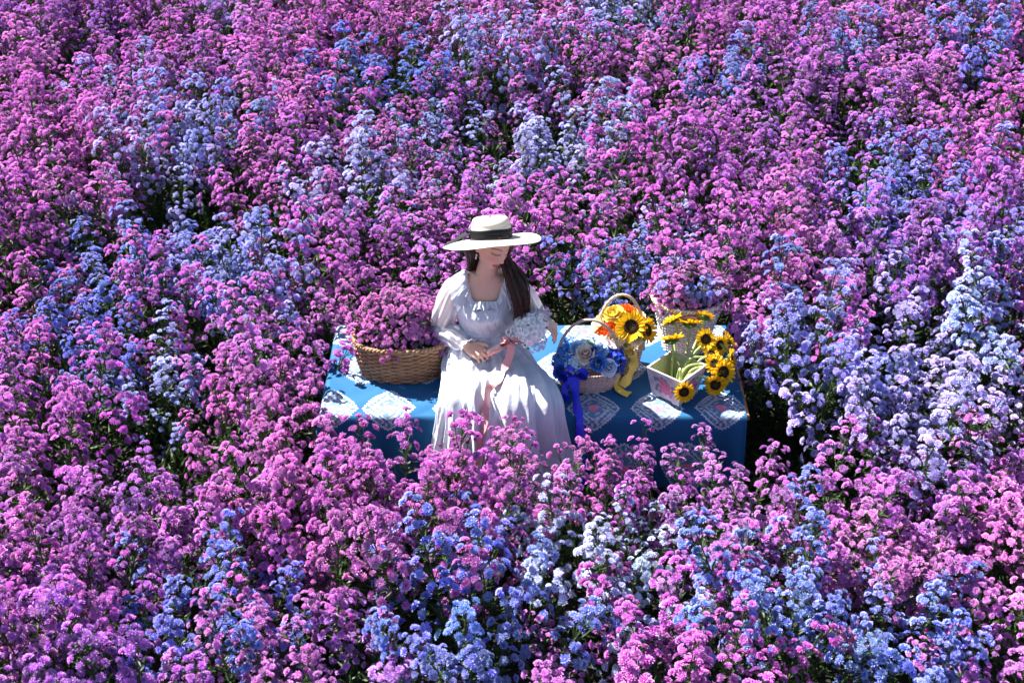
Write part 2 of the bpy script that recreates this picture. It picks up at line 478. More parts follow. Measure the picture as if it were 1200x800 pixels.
def allowed(x, y):
    if (-1.12 if y < .3 else -1.0) < x < 1.36 and -.94 < y < (.86 if -.1 < x < .75 else .68): return False           # clearing for the bench
    if y < -.88 and y > -2.02: return True                         # bed in front
    if -.88 <= y < -.52: return False                              # narrow path
    if y <= -2.02: return False
    for r0, sl_ in ((1.62, .10), (2.75, .08), (4.05, .12), (5.5, .1)):    # furrows between the rows
        if abs(y - r0 - sl_*x - .06*math.sin(2.3*x)) < .15: return False
    return True

def sample(x0, x1, y0, y1, dmin, tries):
    for _ in range(tries):
        x, y = rng.uniform(x0, x1), rng.uniform(y0, y1)
        if allowed(x, y): try_site(x, y, dmin)
sites += [(-1.17, .06), (-1.22, -.38), (-.80, .62), (-.02, -.95), (-.50, -1.0), (.42, -1.0), (.86, -.99), (1.42, -.02)]
sample(-3.0, 3.1, -2.02, -.88, .36, 2500)
sample(-3.8, 3.8, -.50, 1.6, .43, 3500)
sample(-5.6, 5.6, 1.6, 6.6, .47, 9000)
far = []
n_in = 0
kinds = [kind_at(x, y, rng) for (x, y) in sites]
for (px, py, rx, ry, k) in PATCH:                    # every patch of colour has at least its nearest bush
    i = min(range(len(sites)), key=lambda j: (sites[j][0] - px)**2 + (sites[j][1] - .1 - py)**2)
    if (sites[i][0] - px)**2 + (sites[i][1] - .1 - py)**2 < .24**2 and not -1.40 < sites[i][1] < -.7: kinds[i] = k
for (x, y), k in zip(sites, kinds):
    near = [q for (a, b), q in zip(sites, kinds) if q != k and (a - x)**2 + (b - y)**2 < .5**2]
    near = PLAIN[max(set(near), key=near.count)] if near else None
    if in_view(x, y):
        n_in += 1
        front = y < -.8
        plant(x, y, k, rng, ((.97 if y > -1.2 else 1.0) if front else 1.08)*rng.uniform(.84, 1.14), 13 if front else 12, near)
    else:
        far.append((x, y, k))
print('aster plants in view', n_in, 'outside', len(far))
# the field goes on beyond the frame: one uncountable mass
LOD = [spray_mesh(300 + s, nbr=12, lod=1, leaves=24) for s in range(5)]
mb = {k: MB() for k in COLS}
for (x, y, k) in far:
    for i in range(11):
        r = .22*math.sqrt((i + .4)/11); a = i*2.399 + x*9
        q = LOD[rng.integers(len(LOD))]
        V = np.concatenate(q.V)
        ti = R(4 + 28*(r/.22)**1.5)
        M = np.array((Matrix.Rotation(a, 3, 'Z') @ Matrix.Rotation(ti, 3, 'Y') @ Matrix.Rotation(rng.uniform(0, 6.28), 3, 'Z')))
        V = V @ M.T + np.array([x + r*math.cos(a), y + r*math.sin(a), .24 - .12*(r/.22)**2])
        b = mb[k]
        for F, mi in zip(q.F, q.M):
            b.F.append(F + b.n); b.M.append(mi)
        b.V.append(V); b.A.append(np.concatenate(q.A)); b.n += len(V)
for k, b in mb.items():
    if b.n:
        o = b.build(NAMES[k].replace('aster', 'aster_field'), AM, None, False)
        o.color = (*COLS[k][0], 1)
        tag(o, f'field of {WORD[k]} asters going on beyond the bushes', 'flower field', kind='stuff')

# low weeds and fallen leaves on the paths and round the bench
mbw = MB(); kk = 34000
wx, wy = rng.uniform(-3.2, 3.6, kk), rng.uniform(-1.1, 1.7, kk)
keep = ~((wx > -.84) & (wx < 1.08) & (wy > -.5) & (wy < .36))
pos = np.stack([wx, wy, rng.uniform(-.02, .22, kk)*(.4 + .6*np.sin(wx*4 + 2*np.sin(wy*5))**2)], 1)[keep]; kk = len(pos)
nr_ = rng.normal(0, .7, (kk, 3)) + (0, 0, .8)
stamp(mbw, LEAF_V, LEAF_F, pos, nr_, rng.uniform(.05, .10, kk), rng.uniform(0, 6, kk), 0)
kk = 60000
wx = rng.uniform(-4.6, 4.6, kk); wy = rng.uniform(1.5, 6.8, kk)
pos = np.stack([wx, wy, rng.uniform(-.02, .28, kk)], 1); nr_ = rng.normal(0, .7, (kk, 3)) + (0, 0, .8)
stamp(mbw, LEAF_V, LEAF_F, pos, nr_, rng.uniform(.07, .14, kk), rng.uniform(0, 6, kk), 0)
tag(mbw.build('weeds', M_LEAF, None, False), 'low leafy weeds covering the soil between the asters', 'weeds', kind='stuff')
# ------------------------------------------------------------------ bench
M_WOOD = simple('bench_wood', (.36, .19, .085), .65, .3, .35, 14, bump=.4, bscale=60)
def box_mb(x0, x1, y0, y1, z0, z1, bev=.004):
    xs = np.array([x0, x0 + bev, x1 - bev, x1]); ys = np.array([y0, y0 + bev, y1 - bev, y1])
    rings = []
    for z, i in ((z0, 1), (z0 + bev, 0), (z1 - bev, 0), (z1, 1)):
        d = bev*i
        rings.append([(x0 + d, y0 + d, z), (x1 - d, y0 + d, z), (x1 - d, y1 - d, z), (x0 + d, y1 - d, z)])
    return MB().add(*loft(np.array(rings, float)))
bench = empty('wooden_bench', (.1, 0, 0))
tag(bench, 'low wide wooden bench under the blue lace-patterned cloth', 'bench')
bl = Vector((.1, 0, 0))
def bpart(name, mb, mat=None, smooth=False):
    o = mb.build(name, mat or M_WOOD, bench, smooth); o.location = -bl; return o
for i in range(5):
    y0 = -.378 + i*.152
    bpart('plank', box_mb(-.85, 1.075, y0, y0 + .146, .425, .456))
for x in (-.78, 1.0):
    for y in (-.33, .27):
        bpart('leg', box_mb(x, x + .06, y, y + .06, -.03, .4245))
bpart('apron', box_mb(-.715, .995, -.325, -.30, .34, .4245)); bpart('apron', box_mb(-.715, .995, .30, .325, .34, .4245))

# ------------------------------------------------------------------ tablecloth
rc = np.random.default_rng(5)
uu = np.arange(-.98, 1.0601, .005); vv = np.arange(-.385 - .405, .385 + .2, .005)
U, Vv = np.meshgrid(uu, vv, indexing='ij')
cx = np.clip(U, -.852, 2); cy = np.clip(Vv, -.383, .383)
ox, oy = U - cx, Vv - cy
Lo = np.hypot(ox, oy) + 1e-9
ux, uy = ox/Lo, oy/Lo
rr_ = .024
drop = np.sqrt(Lo**2 + rr_**2) - rr_
ph = U*2*np.pi/.24 + 1.3*np.sin(U*5.1) + 3*np.arctan2(uy, ux)*(np.abs(ox) > 0)
fold = np.clip(Lo/.3, 0, 1)**1.2*(.020*np.sin(ph) + .012*np.sin(ph*1.73 + 1) + .004*np.sin(U*61 + 6*Vv))
outw = rr_*(1 - np.exp(-Lo/rr_)) + .10*Lo + fold
top_w = (.0032*np.sin(U*23 + 4*np.sin(Vv*9)) + .0028*np.sin(Vv*31 + 3*np.sin(U*7)) + .0022*np.abs(np.sin(U*13 + Vv*17 + 2*np.sin(U*4))) + .004*np.exp(-((U + .73)/.03)**2)*np.sin(Vv*12)**2)*(Lo < 1e-6)
Z = .4605 - drop + np.maximum(top_w, -.001) + .002
X = cx + ux*outw - .03*np.clip((Lo - .05)/.3, 0, 1)*np.clip((-.3 - U)/.5, 0, 1)
Y = cy + uy*outw
Z = np.maximum(Z, .055)
blue = np.array([.016, .105, .245]); white = np.array([.56, .58, .64]); pink = np.array([.72, .16, .30]); viol = np.array([.22, .16, .46]); grn = np.array([.10, .25, .28])
Cc = np.tile(blue, U.shape + (1,))
thread = .93 + .07*np.sin(U*1256/2.01)*np.sin(Vv*1256/2.03)
Cc *= thread[..., None]
MED = [(u_, -.335) for u_ in (-.82, -.56, -.24, .06, .37, .66, .95)] + [(u_, .0) for u_ in (-.70, -.40, -.1, .215, .52, .80)] + [(u_, .33) for u_ in (-.82, -.55, -.2, .08, .36, .65, .94)] + [(.80, -.665), (.51, -.665), (.1, -.665)]
for (uc, vc) in MED:
    if 1:
        a, b = (U - uc)/.118, (Vv - vc)/.135
        d = (np.abs(a)**1.28 + np.abs(b)**1.28)**(1/1.28)
        th = np.arctan2(b, a)
        edge = 1.0 + .03*np.cos(44*th)
        net = (np.sin(a*26)*np.sin(b*26) + .25*np.sin(th*22)) > .02
        w = np.zeros_like(d)
        w = np.where((d < edge) & (d > .93), 1.0, w)
        w = np.where((d <= .89) & (d > .55), np.where(net, .78, .12), w)
        w = np.where((d <= .60) & (d > .55), .95, w)
        w = np.where((d <= .55) & (d > .2), np.where(np.sin(a*16 + 2*np.sin(b*9))*np.sin(b*15) > .55, .7, .18), w)
        m = d < 1.1
        Cc[m] = Cc[m]*(1 - w[m][:, None]) + white*w[m][:, None]
        for (dx, dy, r, c) in ((-.06, .02, .17, pink), (.12, .06, .13, pink*1.1), (.02, -.12, .12, pink*.8), (.27, -.03, .09, viol), (-.26, .03, .09, viol), (-.16, -.15, .07, grn), (.18, .2, .07, grn)):
            q = np.hypot(a - dx, b - dy)
            mm = q < r*(1 + .12*np.sin(6*np.arctan2(b - dy, a - dx)))
            Cc[mm] = (c*(.8 + .5*((q[mm]/r*2.2) % 1))[:, None]*.9 + .05)
hem = (np.abs(Vv - vv[3]) < .009) | (np.abs(U - uu[-3]) < .008)
Cc[hem] = Cc[hem]*.85
M_CLOTH = attrmat('printed_cloth', .75, .2, .35, 500, .08)
cl = MB().add(np.stack([X, Y, Z], -1), gridf(len(uu), len(vv))[:, ::-1], 0, Cc.reshape(-1, 3))
cloth = cl.build('tablecloth', M_CLOTH)
tag(cloth, 'blue cloth printed with white lace medallions draped over the bench', 'tablecloth')

# ------------------------------------------------------------------ wicker
M_WICKER = attrmat('wicker', .6, .35, .5, 400, .25)
def wicker(mb, rx, ry, h, base, rows, stakes, tr, sq=2.0, col=(.27, .14, .065), col2=(.40, .24, .125), bulge=.0, rim=.009, flare=None):
    """woven walls: every row a strand that passes in front of and behind the stakes"""
    th = np.linspace(0, 2*np.pi, 4*stakes, endpoint=False)
    c, s = np.cos(th), np.sin(th)
    ex, ey = np.sign(c)*np.abs(c)**(2/sq), np.sign(s)*np.abs(s)**(2/sq)
    rw = np.random.default_rng(rows*7 + stakes)
    sc = lambda t: base + (1 - base)*t + bulge*math.sin(math.pi*t)
    for r in range(rows):
        t = (r + .5)/rows
        w = tr*.75*np.cos(stakes/2*th + math.pi*(r % 2))
        k = sc(t)
        px, py = ex*(rx*k) + c*w, ey*(ry*k) + s*w
        P = np.stack([px, py, np.full_like(px, h*t) + rw.normal(0, tr*.12, len(px))], 1)
        T = np.roll(P, -1, 0) - np.roll(P, 1, 0); T /= np.linalg.norm(T, axis=1)[:, None]
        Nn = np.stack([c, s, 0*c], 1); Bn = np.cross(T, Nn)
        a = np.linspace(0, 2*np.pi, 6, endpoint=False)
        rg_ = P[:, None] + tr*(np.cos(a)[None, :, None]*Nn[:, None]*.75 + np.sin(a)[None, :, None]*Bn[:, None]*1.08)
        f = rw.uniform(0, 1); cc = np.array(col)*(1 - f) + np.array(col2)*f
        mb.add(rg_.reshape(-1, 3), gridf(len(P), 6, True, True), 0, cc)
    for k in range(stakes):
        j = 4*k
        P = [(ex[j]*rx*sc(t), ey[j]*ry*sc(t), h*t) for t in np.linspace(0, 1, 6)]
        mb.add(*tube(P, tr*.7, 5), m=0, a=np.array(col)*.8)
    # base plate
    V = np.concatenate([np.stack([ex*rx*base, ey*ry*base, 0*ex + .004], 1), [[0, 0, .004]]])
    n = len(ex); F = np.stack([np.arange(n), (np.arange(n) + 1) % n, np.full(n, n)], 1)
    mb.add(V, F, 0, np.array(col)*.7)
    return ex, ey, th, sc

def rim_mb(rx, ry, h, ex, ey, r, col, turns=34):
    mb = MB(); n = len(ex); th = np.linspace(0, 2*np.pi, n, endpoint=False)
    for k in range(2):
        p = turns*th + math.pi*k
        P = np.stack([ex*rx + np.cos(th)*r*.8*np.cos(p), ey*ry + np.sin(th)*r*.8*np.cos(p), h + r*.8*np.sin(p)], 1)
        Nn = np.stack([np.cos(th), np.sin(th), 0*th], 1); T = np.roll(P, -1, 0) - np.roll(P, 1, 0); T /= np.linalg.norm(T, axis=1)[:, None]
        Bn = np.cross(T, Nn); a = np.linspace(0, 2*np.pi, 6, endpoint=False)
        V = P[:, None] + r*(np.cos(a)[None, :, None]*Nn[:, None] + np.sin(a)[None, :, None]*Bn[:, None])
        mb.add(V.reshape(-1, 3), gridf(n, 6, True, True), 0, np.array(col)*(1.1 - .2*k))
    return mb

def dome_asters(root, c, rx, ry, h, n, cols, seed, smin=.0, low=-.15):
    rng = np.random.default_rng(seed)
    k = 0
    while k < n:
        z = 1 - (1 - low)*((k + .5)/n); a = k*2.399 + rng.normal(0, .12)
        q = math.sqrt(max(0, 1 - z*z))
        d = np.array([q*math.cos(a), q*math.sin(a), z])
        p = np.array([rx*d[0], ry*d[1], h*d[2]])*rng.uniform(.9, 1.02)
        nn = Vector((d[0]/rx, d[1]/ry, d[2]/h + 3.5)).normalized()
        base = Vector(c) + Vector(p) - nn*.15
        m = Matrix.Translation(base) @ nn.to_track_quat('Z', 'Y').to_matrix().to_4x4() @ Matrix.Rotation(rng.uniform(0, 6.28), 4, 'Z') @ Matrix.Scale(rng.uniform(.88, 1.1), 4)
        cc = cols[rng.integers(len(cols))]
        place('flower_spray', CORYMB[rng.integers(len(CORYMB))], root, m, np.clip(np.array(cc) + rng.normal(0, .02, 3), .03, .95))
        k += 1
    # leafy heart of the plant
    mb = MB(); kk = 420
    dd = unit(rng.normal(0, 1, (kk, 3)) + (0, 0, .5)); rr2 = rng.uniform(.2, .88, kk)[:, None]
    pos = np.array(c) + dd*np.array([rx, ry, h])*rr2
    stamp(mb, LEAF_V, LEAF_F, pos, dd + rng.normal(0, .5, (kk, 3)), rng.uniform(.03, .06, kk), rng.uniform(0, 6, kk), 0)
    for i in range(16):
        p = pos[i*9]; mb.add(*tube([(c[0] + (p[0]-c[0])*.2, c[1] + (p[1]-c[1])*.2, c[2] - .14), (np.array(c) + p)/2, p], [.004, .003, .002], 4), m=1)
    o = mb.build('foliage', [M_LEAF, M_STEM], root, False); o['kind'] = 'stuff'

TZ = .4635     # top of the cloth
# big oval basket
wb = empty('wicker_basket', (-.515, .0, TZ))
tag(wb, 'large oval brown wicker basket filled with pink asters beside the woman', 'basket')
mb = MB(); ex, ey, th, sc = wicker(mb, .222, .155, .185, .86, 17, 38, .0062, 2.5, bulge=.03)
mb.build('woven_wall', M_WICKER, wb)
rim_mb(.222, .155, .187, ex, ey, .0075, (.36, .21, .105)).build('rim', M_WICKER, wb)
pa = empty('basket_aster', (-.515, .02, TZ + .02))
tag(pa, 'rounded bush of small magenta asters growing out of the oval basket', 'aster')
dome_asters(pa, (-.012, 0.015, .13), .255, .182, .25, 54, [(.52, .035, .44), (.58, .06, .50), (.46, .03, .42)], 21, low=.16)

# tall pale planter
M_PALEW = attrmat('pale_wicker', .65, .3, .5, 400, .22)
tp = empty('wicker_planter', (.835, .19, TZ))
tag(tp, 'tall tapering whitish wicker planter behind the sunflowers', 'planter')
mb = MB(); ex, ey, th, sc = wicker(mb, .165, .15, .28, .62, 34, 36, .0044, 2.0, col=(.70, .60, .52), col2=(.80, .73, .64))
mb.build('woven_wall', M_PALEW, tp)
rim_mb(.165, .15, .282, ex, ey, .008, (.66, .56, .47)).build('rim', M_PALEW, tp)
hmb = MB()
for k in range(2):
    t = np.linspace(0, math.pi, 22); p = t*9 + k*math.pi
    hmb.add(*tube(np.stack([.06*np.cos(t) + .004*np.cos(p), -.135 - .035*np.sin(t) + 0*t, .215 + .05*np.sin(t) + .004*np.sin(p)], 1), .006, 6), m=0, a=(.52, .34, .27))
hmb.build('handle', M_PALEW, tp)
pb_ = empty('planter_aster', (.835, .19, TZ + .05))
tag(pb_, 'bushy asters in mixed pink and lavender growing in the tall pale planter', 'aster')
dome_asters(pb_, (0, 0.0, .22), .195, .165, .195, 42, [(.54, .05, .48), (.60, .12, .54), (.40, .32, .76), (.20, .21, .74), (.56, .07, .50), (.50, .05, .46)], 22, low=.12)

# ------------------------------------------------------------------ cut flowers
def petal_patch(w, l, cup, curl, nu=4, nv=4):
    u = np.linspace(-1, 1, nu); v = np.linspace(0, 1, nv)
    Vg, Ug = np.meshgrid(v, u, indexing='ij')
    wid = w*np.sin(np.pi*(.12 + .72*Vg))**.8
    x = Ug*wid; y = l*Vg - curl*.3*l*np.clip(Vg - .6, 0, 1)**2
    z = cup*l*(Ug**2)*.5 + cup*l*.9*Vg**1.5 - curl*l*np.clip(Vg - .55, 0, 1)**1.5
    return np.stack([x, y, z], -1).reshape(-1, 3), [gridf(nv, nu)]

def ring_flower(rings, seed=0):
    """rings: (count, base radius, lift, tilt, w, l, cup, curl, shade). axis +Z, about unit radius; vertex attr shade"""
    rr = random.Random(seed); V, F, A, n = [], [], [], 0
    for ri, (cnt, r0, z0, tilt, w, l, cup, curl, shade) in enumerate(rings):
        for k in range(cnt):
            pv, pf = petal_patch(w*rr.uniform(.9, 1.1), l*rr.uniform(.9, 1.08), cup, curl)
            a = 2*math.pi*(k + .5*ri)/cnt + rr.uniform(-.15, .15)
            t = tilt + rr.uniform(-.1, .1)
            M = np.array(Matrix.Rotation(a, 3, 'Z') @ Matrix.Translation((0, 0, 0)).to_3x3() @ Matrix.Rotation(t, 3, 'X'))
            q = (pv @ np.array(Matrix.Rotation(t, 3, 'X')).T + np.array([0, r0, z0])) @ np.array(Matrix.Rotation(a, 3, 'Z')).T
            V.append(q); F.append(pf[0] + n); n += len(q)
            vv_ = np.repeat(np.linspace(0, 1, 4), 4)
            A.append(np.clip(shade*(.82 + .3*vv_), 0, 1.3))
    return np.concatenate(V), [np.concatenate(F)], np.concatenate(A)

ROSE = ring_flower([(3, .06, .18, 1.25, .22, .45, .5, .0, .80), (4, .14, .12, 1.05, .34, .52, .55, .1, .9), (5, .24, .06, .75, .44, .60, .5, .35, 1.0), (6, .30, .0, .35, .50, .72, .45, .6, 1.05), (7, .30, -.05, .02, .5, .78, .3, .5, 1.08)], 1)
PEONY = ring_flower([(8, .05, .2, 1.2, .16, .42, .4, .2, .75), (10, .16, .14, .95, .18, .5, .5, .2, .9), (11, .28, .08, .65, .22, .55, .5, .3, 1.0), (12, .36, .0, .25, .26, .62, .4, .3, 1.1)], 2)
FLORET = ring_flower([(4, .06, .0, .18, .46, .92, .15, .15, 1.0)], 3)
LEAFL = ring_flower([(1, 0, 0, 0, .32, 1.9, .12, .4, 1.0)], 4)
M_BLOOM = attrmat('bloom_petal', .6, .2, 0, 200, .1, transl=.25)
M_GREEN = simple('cut_leaf', (.07, .16, .045), .5, .35, .35, 30, transl=.2)

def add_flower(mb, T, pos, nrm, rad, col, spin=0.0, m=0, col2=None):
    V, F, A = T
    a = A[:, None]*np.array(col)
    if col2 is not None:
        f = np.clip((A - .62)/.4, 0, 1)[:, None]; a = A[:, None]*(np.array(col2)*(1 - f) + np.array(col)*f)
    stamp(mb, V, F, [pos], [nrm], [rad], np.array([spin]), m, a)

def hydrangea(pos, nrm, rad, col, seed, n=34, fr=.26, jit=.08):
    rng = np.random.default_rng(seed); mb = MB(); nrm = unit(nrm); Rm = rot_to(nrm)[0]
    for k in range(n):
        z = 1 - 1.15*(k + .5)/n; a = k*2.399; q = math.sqrt(max(0, 1 - z*z))
        d = Rm @ np.array([q*math.cos(a), q*math.sin(a), z])
        c = np.clip(np.array(col)*(1 + rng.normal(0, jit)) + rng.normal(0, .015, 3), .01, .9)
        add_flower(mb, FLORET, np.array(pos) + d*rad*rng.uniform(.9, 1.05), d + rng.normal(0, .18, 3), rad*fr*rng.uniform(.9, 1.2), c, rng.uniform(0, 6))
        mb.add(*tube([np.array(pos) - nrm*rad*.3, np.array(pos) + d*rad*.9], [rad*.03, rad*.02], 3), m=1, a=(.1, .2, .08))
    return mb
MF = [M_BLOOM, M_GREEN]

def bow_mb(c, along, up, size, col, loops=4, seed=0, wid=.5):
    """bow: loops left and right of a knot"""
    rng = np.random.default_rng(seed); mb = MB()
    c = np.array(c, float); x = unit(along); u = unit(up); n = unit(np.cross(x, u))
    for k in range(loops):
        s = 1 if k % 2 else -1
        ang = rng.uniform(-.5, .6) + (k//2)*.5 - .2
        d = unit(x*s*math.cos(ang) + u*math.sin(ang)); e = unit(np.cross(n, d))
        t = np.linspace(0, 1, 22)
        P = c + size*(d[None]*np.sin(np.pi*t)[:, None]*rng.uniform(.85, 1.1) + e[None]*(.30*np.sin(2*np.pi*t))[:, None] - n[None]*.0*t[:, None])
        sd = n*.85 + e*.3*s
        mb.add(*ribbon(P, size*wid*(.45 + .55*np.sin(np.pi*t)), sd), m=0, a=col)
    t = np.linspace(0, 2*np.pi, 12)
    mb.add(*ribbon(c + size*.13*(np.cos(t)[:, None]*u + np.sin(t)[:, None]*n), size*.3, x), m=0, a=np.array(col)*.95)
    return mb

M_SATIN = attrmat('satin_ribbon', .38, .5, .15, 60, .06)
def tail_mb(pts, w, side, col, n=40, wave=.0, seed=0):
    P = crom(np.array(pts, float), n)
    S = crom(np.array(side, float), n) if np.ndim(side) == 2 else np.tile(np.array(side, float), (n, 1))
    k_ = np.linspace(0, 1, n); ww = w*(1 + .10*np.sin(k_*17 + 1)); S[:, 1] += .55*np.sin(k_*11 + 2)*np.clip(k_*4, 0, 1); S[:, 2] += .25*np.sin(k_*7)
    return MB().add(*ribbon(P, ww, S, nw=5), m=0, a=col)

# sunflowers
M_SUNP = attrmat('sunflower_petal', .55, .2, 0, 200, .12, transl=.3)
M_SUND = attrmat('sunflower_disc', .9, .1, .9, 700, .3)
M_SUNS = simple('sunflower_stem', (.36, .42, .16), .55, .3, .2, 30)
def sun_head(pos, nrm, r, seed, root, face=True):
    rng = np.random.default_rng(seed); nrm = unit(nrm); pos = np.array(pos, float)
    Rm = rot_to(nrm)[0]
    mb = MB()
    for ri, (cnt, l, tilt, zz) in enumerate(((17, 1.0, .18, 0), (15, .92, .42, .03))):
        for k in range(cnt):
            pv, pf = petal_patch(.115*r, .62*r*l*rng.uniform(.85, 1.12), .18, .35)
            a = 2*math.pi*(k + .5*ri)/cnt + rng.normal(0, .06); t = tilt + rng.normal(0, .14)
            q = (pv @ np.array(Matrix.Rotation(t, 3, 'X')).T + np.array([0, .40*r, zz*r])) @ np.array(Matrix.Rotation(a, 3, 'Z')).T
            c = np.array([.80, .46 + .06*rng.random(), .008])*rng.uniform(.88, 1.05)
            mb.add(q @ Rm.T + pos, pf, 0, c)
    mb.build('petals', M_SUNP, root)
    # disc: dark seed dome with lighter ring
    d = MB(); rings = []; A = []
    ns = 20; a = np.linspace(0, 2*np.pi, ns, endpoint=False)
    prof = [(.50, -.12, (.10, .18, .05)), (.52, .0, (.10, .07, .015)), (.49, .09, (.12, .06, .012)), (.40, .14, (.035, .016, .008)), (.26, .13, (.022, .011, .007)), (.16, .10, (.045, .03, .012)), (.05, .09, (.06, .05, .016))]
    for (q, z, c) in prof:
        rings.append(np.stack([q*r*np.cos(a), q*r*np.sin(a), np.full(ns, z*r)], 1) + rng.normal(0, .008*r, (ns, 3))); A += [c]*ns
    V, F = loft(np.array(rings)); A += [prof[0][2], prof[-1][2]]
    d.add(V @ Rm.T + pos, F, 0, np.array(A)); d.build('disc', M_SUND, root)
    s = MB()
    for k in range(12):
        pv, pf = petal_patch(.12*r, .5*r, .1, .3)
        a_ = 2*math.pi*k/12 + rng.normal(0, .1)
        q = (pv @ np.array(Matrix.Rotation(-.25, 3, 'X')).T + np.array([0, .3*r, -.12*r])) @ np.array(Matrix.Rotation(a_, 3, 'Z')).T
        s.add(q @ Rm.T + pos, pf, 0)
    V, F = loft(np.array([np.stack([q*r*np.cos(a), q*r*np.sin(a), np.full(ns, z*r)], 1) for q, z in ((.5, -.1), (.4, -.22), (.12, -.34))]))
    s.add(V @ Rm.T + pos, F, 0)
    s.build('sepals', M_GREEN, root)
    return pos - nrm*.3*r

def sunflower(pos, nrm, r, stem, label, seed, group=None, leaf=None):
    root = empty('sunflower', stem[0] if stem else pos)
    tag(root, label, 'sunflower', group)
    o = Vector(root.location)
    back = sun_head(np.array(pos) - np.array(o), nrm, r, seed, root)
    if stem:
        pts = [np.array(p) - np.array(o) for p in stem] + [back - unit(nrm)*.035, back + unit(nrm)*.006]
        m = MB().add(*tube(crom(np.array(pts), 22), np.linspace(.0062, .0048, 22), 8)); m.build('stem', M_SUNS, root)
    if leaf:
        m = MB()
        for (p, d, s) in leaf: add_flower(m, LEAFL, np.array(p) - np.array(o), d, s, (1, 1, 1), 0.3)
        m.build('leaf', M_GREEN, root)
    return root

# painted box
bx, by = .748, -.235
def painted(P, kind):
    base = np.array([.50, .47, .52]); C = np.tile(base, (len(P), 1))
    return C
pbx = empty('painted_planter_box', (bx, by, TZ))
tag(pbx, 'square tapered box with painted pink roses holding the cut sunflowers', 'planter')
M_PAINT = attrmat('painted_wood', .5, .4, .2, 150, .1)
h_, st, sb = .165, .098, .074
def side_panel(k):
    n = 34
    a = np.linspace(-1, 1, n); t = np.linspace(0, 1, n)
    T, A_ = np.meshgrid(t, a, indexing='ij')
    hw = sb + (st - sb)*T
    foot = .022*np.clip(np.cos(A_*math.pi), -.2, 1)*(T < .001)
    x = A_*hw; y = -(hw); z = .018 + (h_ - .018)*T + foot
    C = np.tile(np.array([.56, .52, .58]), T.shape + (1,))
    C *= (.9 + .12*np.sin(A_*7 + 3*T)[..., None]*np.sin(T*9)[..., None])
    rngp = np.random.default_rng(k)
    bed = np.hypot(A_/.75, (T - .5)/.36)
    for _ in range(26):
        q, w = rngp.uniform(-.6, .6), rngp.uniform(.22, .8)
        if math.hypot(q/.75, (w - .5)/.36) > 1: continue
        dd = np.hypot((A_ - q)*.8, (T - w)*1.2); C[dd < .085] = np.array([[.10, .17, .13], [.22, .18, .32], [.16, .20, .25]][rngp.integers(3)])
    for (q, w, rr3) in ((-.12, .42, .2), (.14, .58, .18), (-.22, .66, .13), (.3, .36, .13), (.02, .28, .12)):
        dd = np.hypot((A_ - q)*.8, (T - w)*1.2); m = dd < rr3
        sw = (.65 + .5*((dd[m]/rr3*2.6 + np.arctan2(T[m] - w, A_[m] - q)/6.28) % 1))[:, None]
        C[m] = np.array([.62, .13, .26])*sw + .04
    e = (np.abs(A_) > .95) | (T > .96); C[e] = np.array([.66, .63, .62])
    out = np.stack([x, y, z], -1).reshape(-1, 3)
    inn = np.stack([A_*(hw - .008), -(hw - .008), z], -1).reshape(-1, 3)
    m = MB()
    F = gridf(n, n)
    m.add(out, F[:, ::-1], 0, C.reshape(-1, 3))
    m.add(inn, F, 0, (.42, .42, .22))
    top = np.concatenate([out.reshape(n, n, 3)[-1], inn.reshape(n, n, 3)[-1]]); m.add(top, gridf(2, n)[:, ::-1], 0, (.60, .57, .50))
    bot = np.concatenate([out.reshape(n, n, 3)[0], inn.reshape(n, n, 3)[0]]); m.add(bot, gridf(2, n), 0, (.4, .38, .36))
    o = m.build('side_panel', M_PAINT, pbx, False)
    o.rotation_euler.z = R(90*k)
    return o
for k in range(4): side_panel(k)
m = box_mb(-sb - .002, sb + .002, -sb - .002, sb + .002, .02, .03).build('bottom', M_PAINT, pbx, False)
pbx.rotation_euler.z = R(-41)

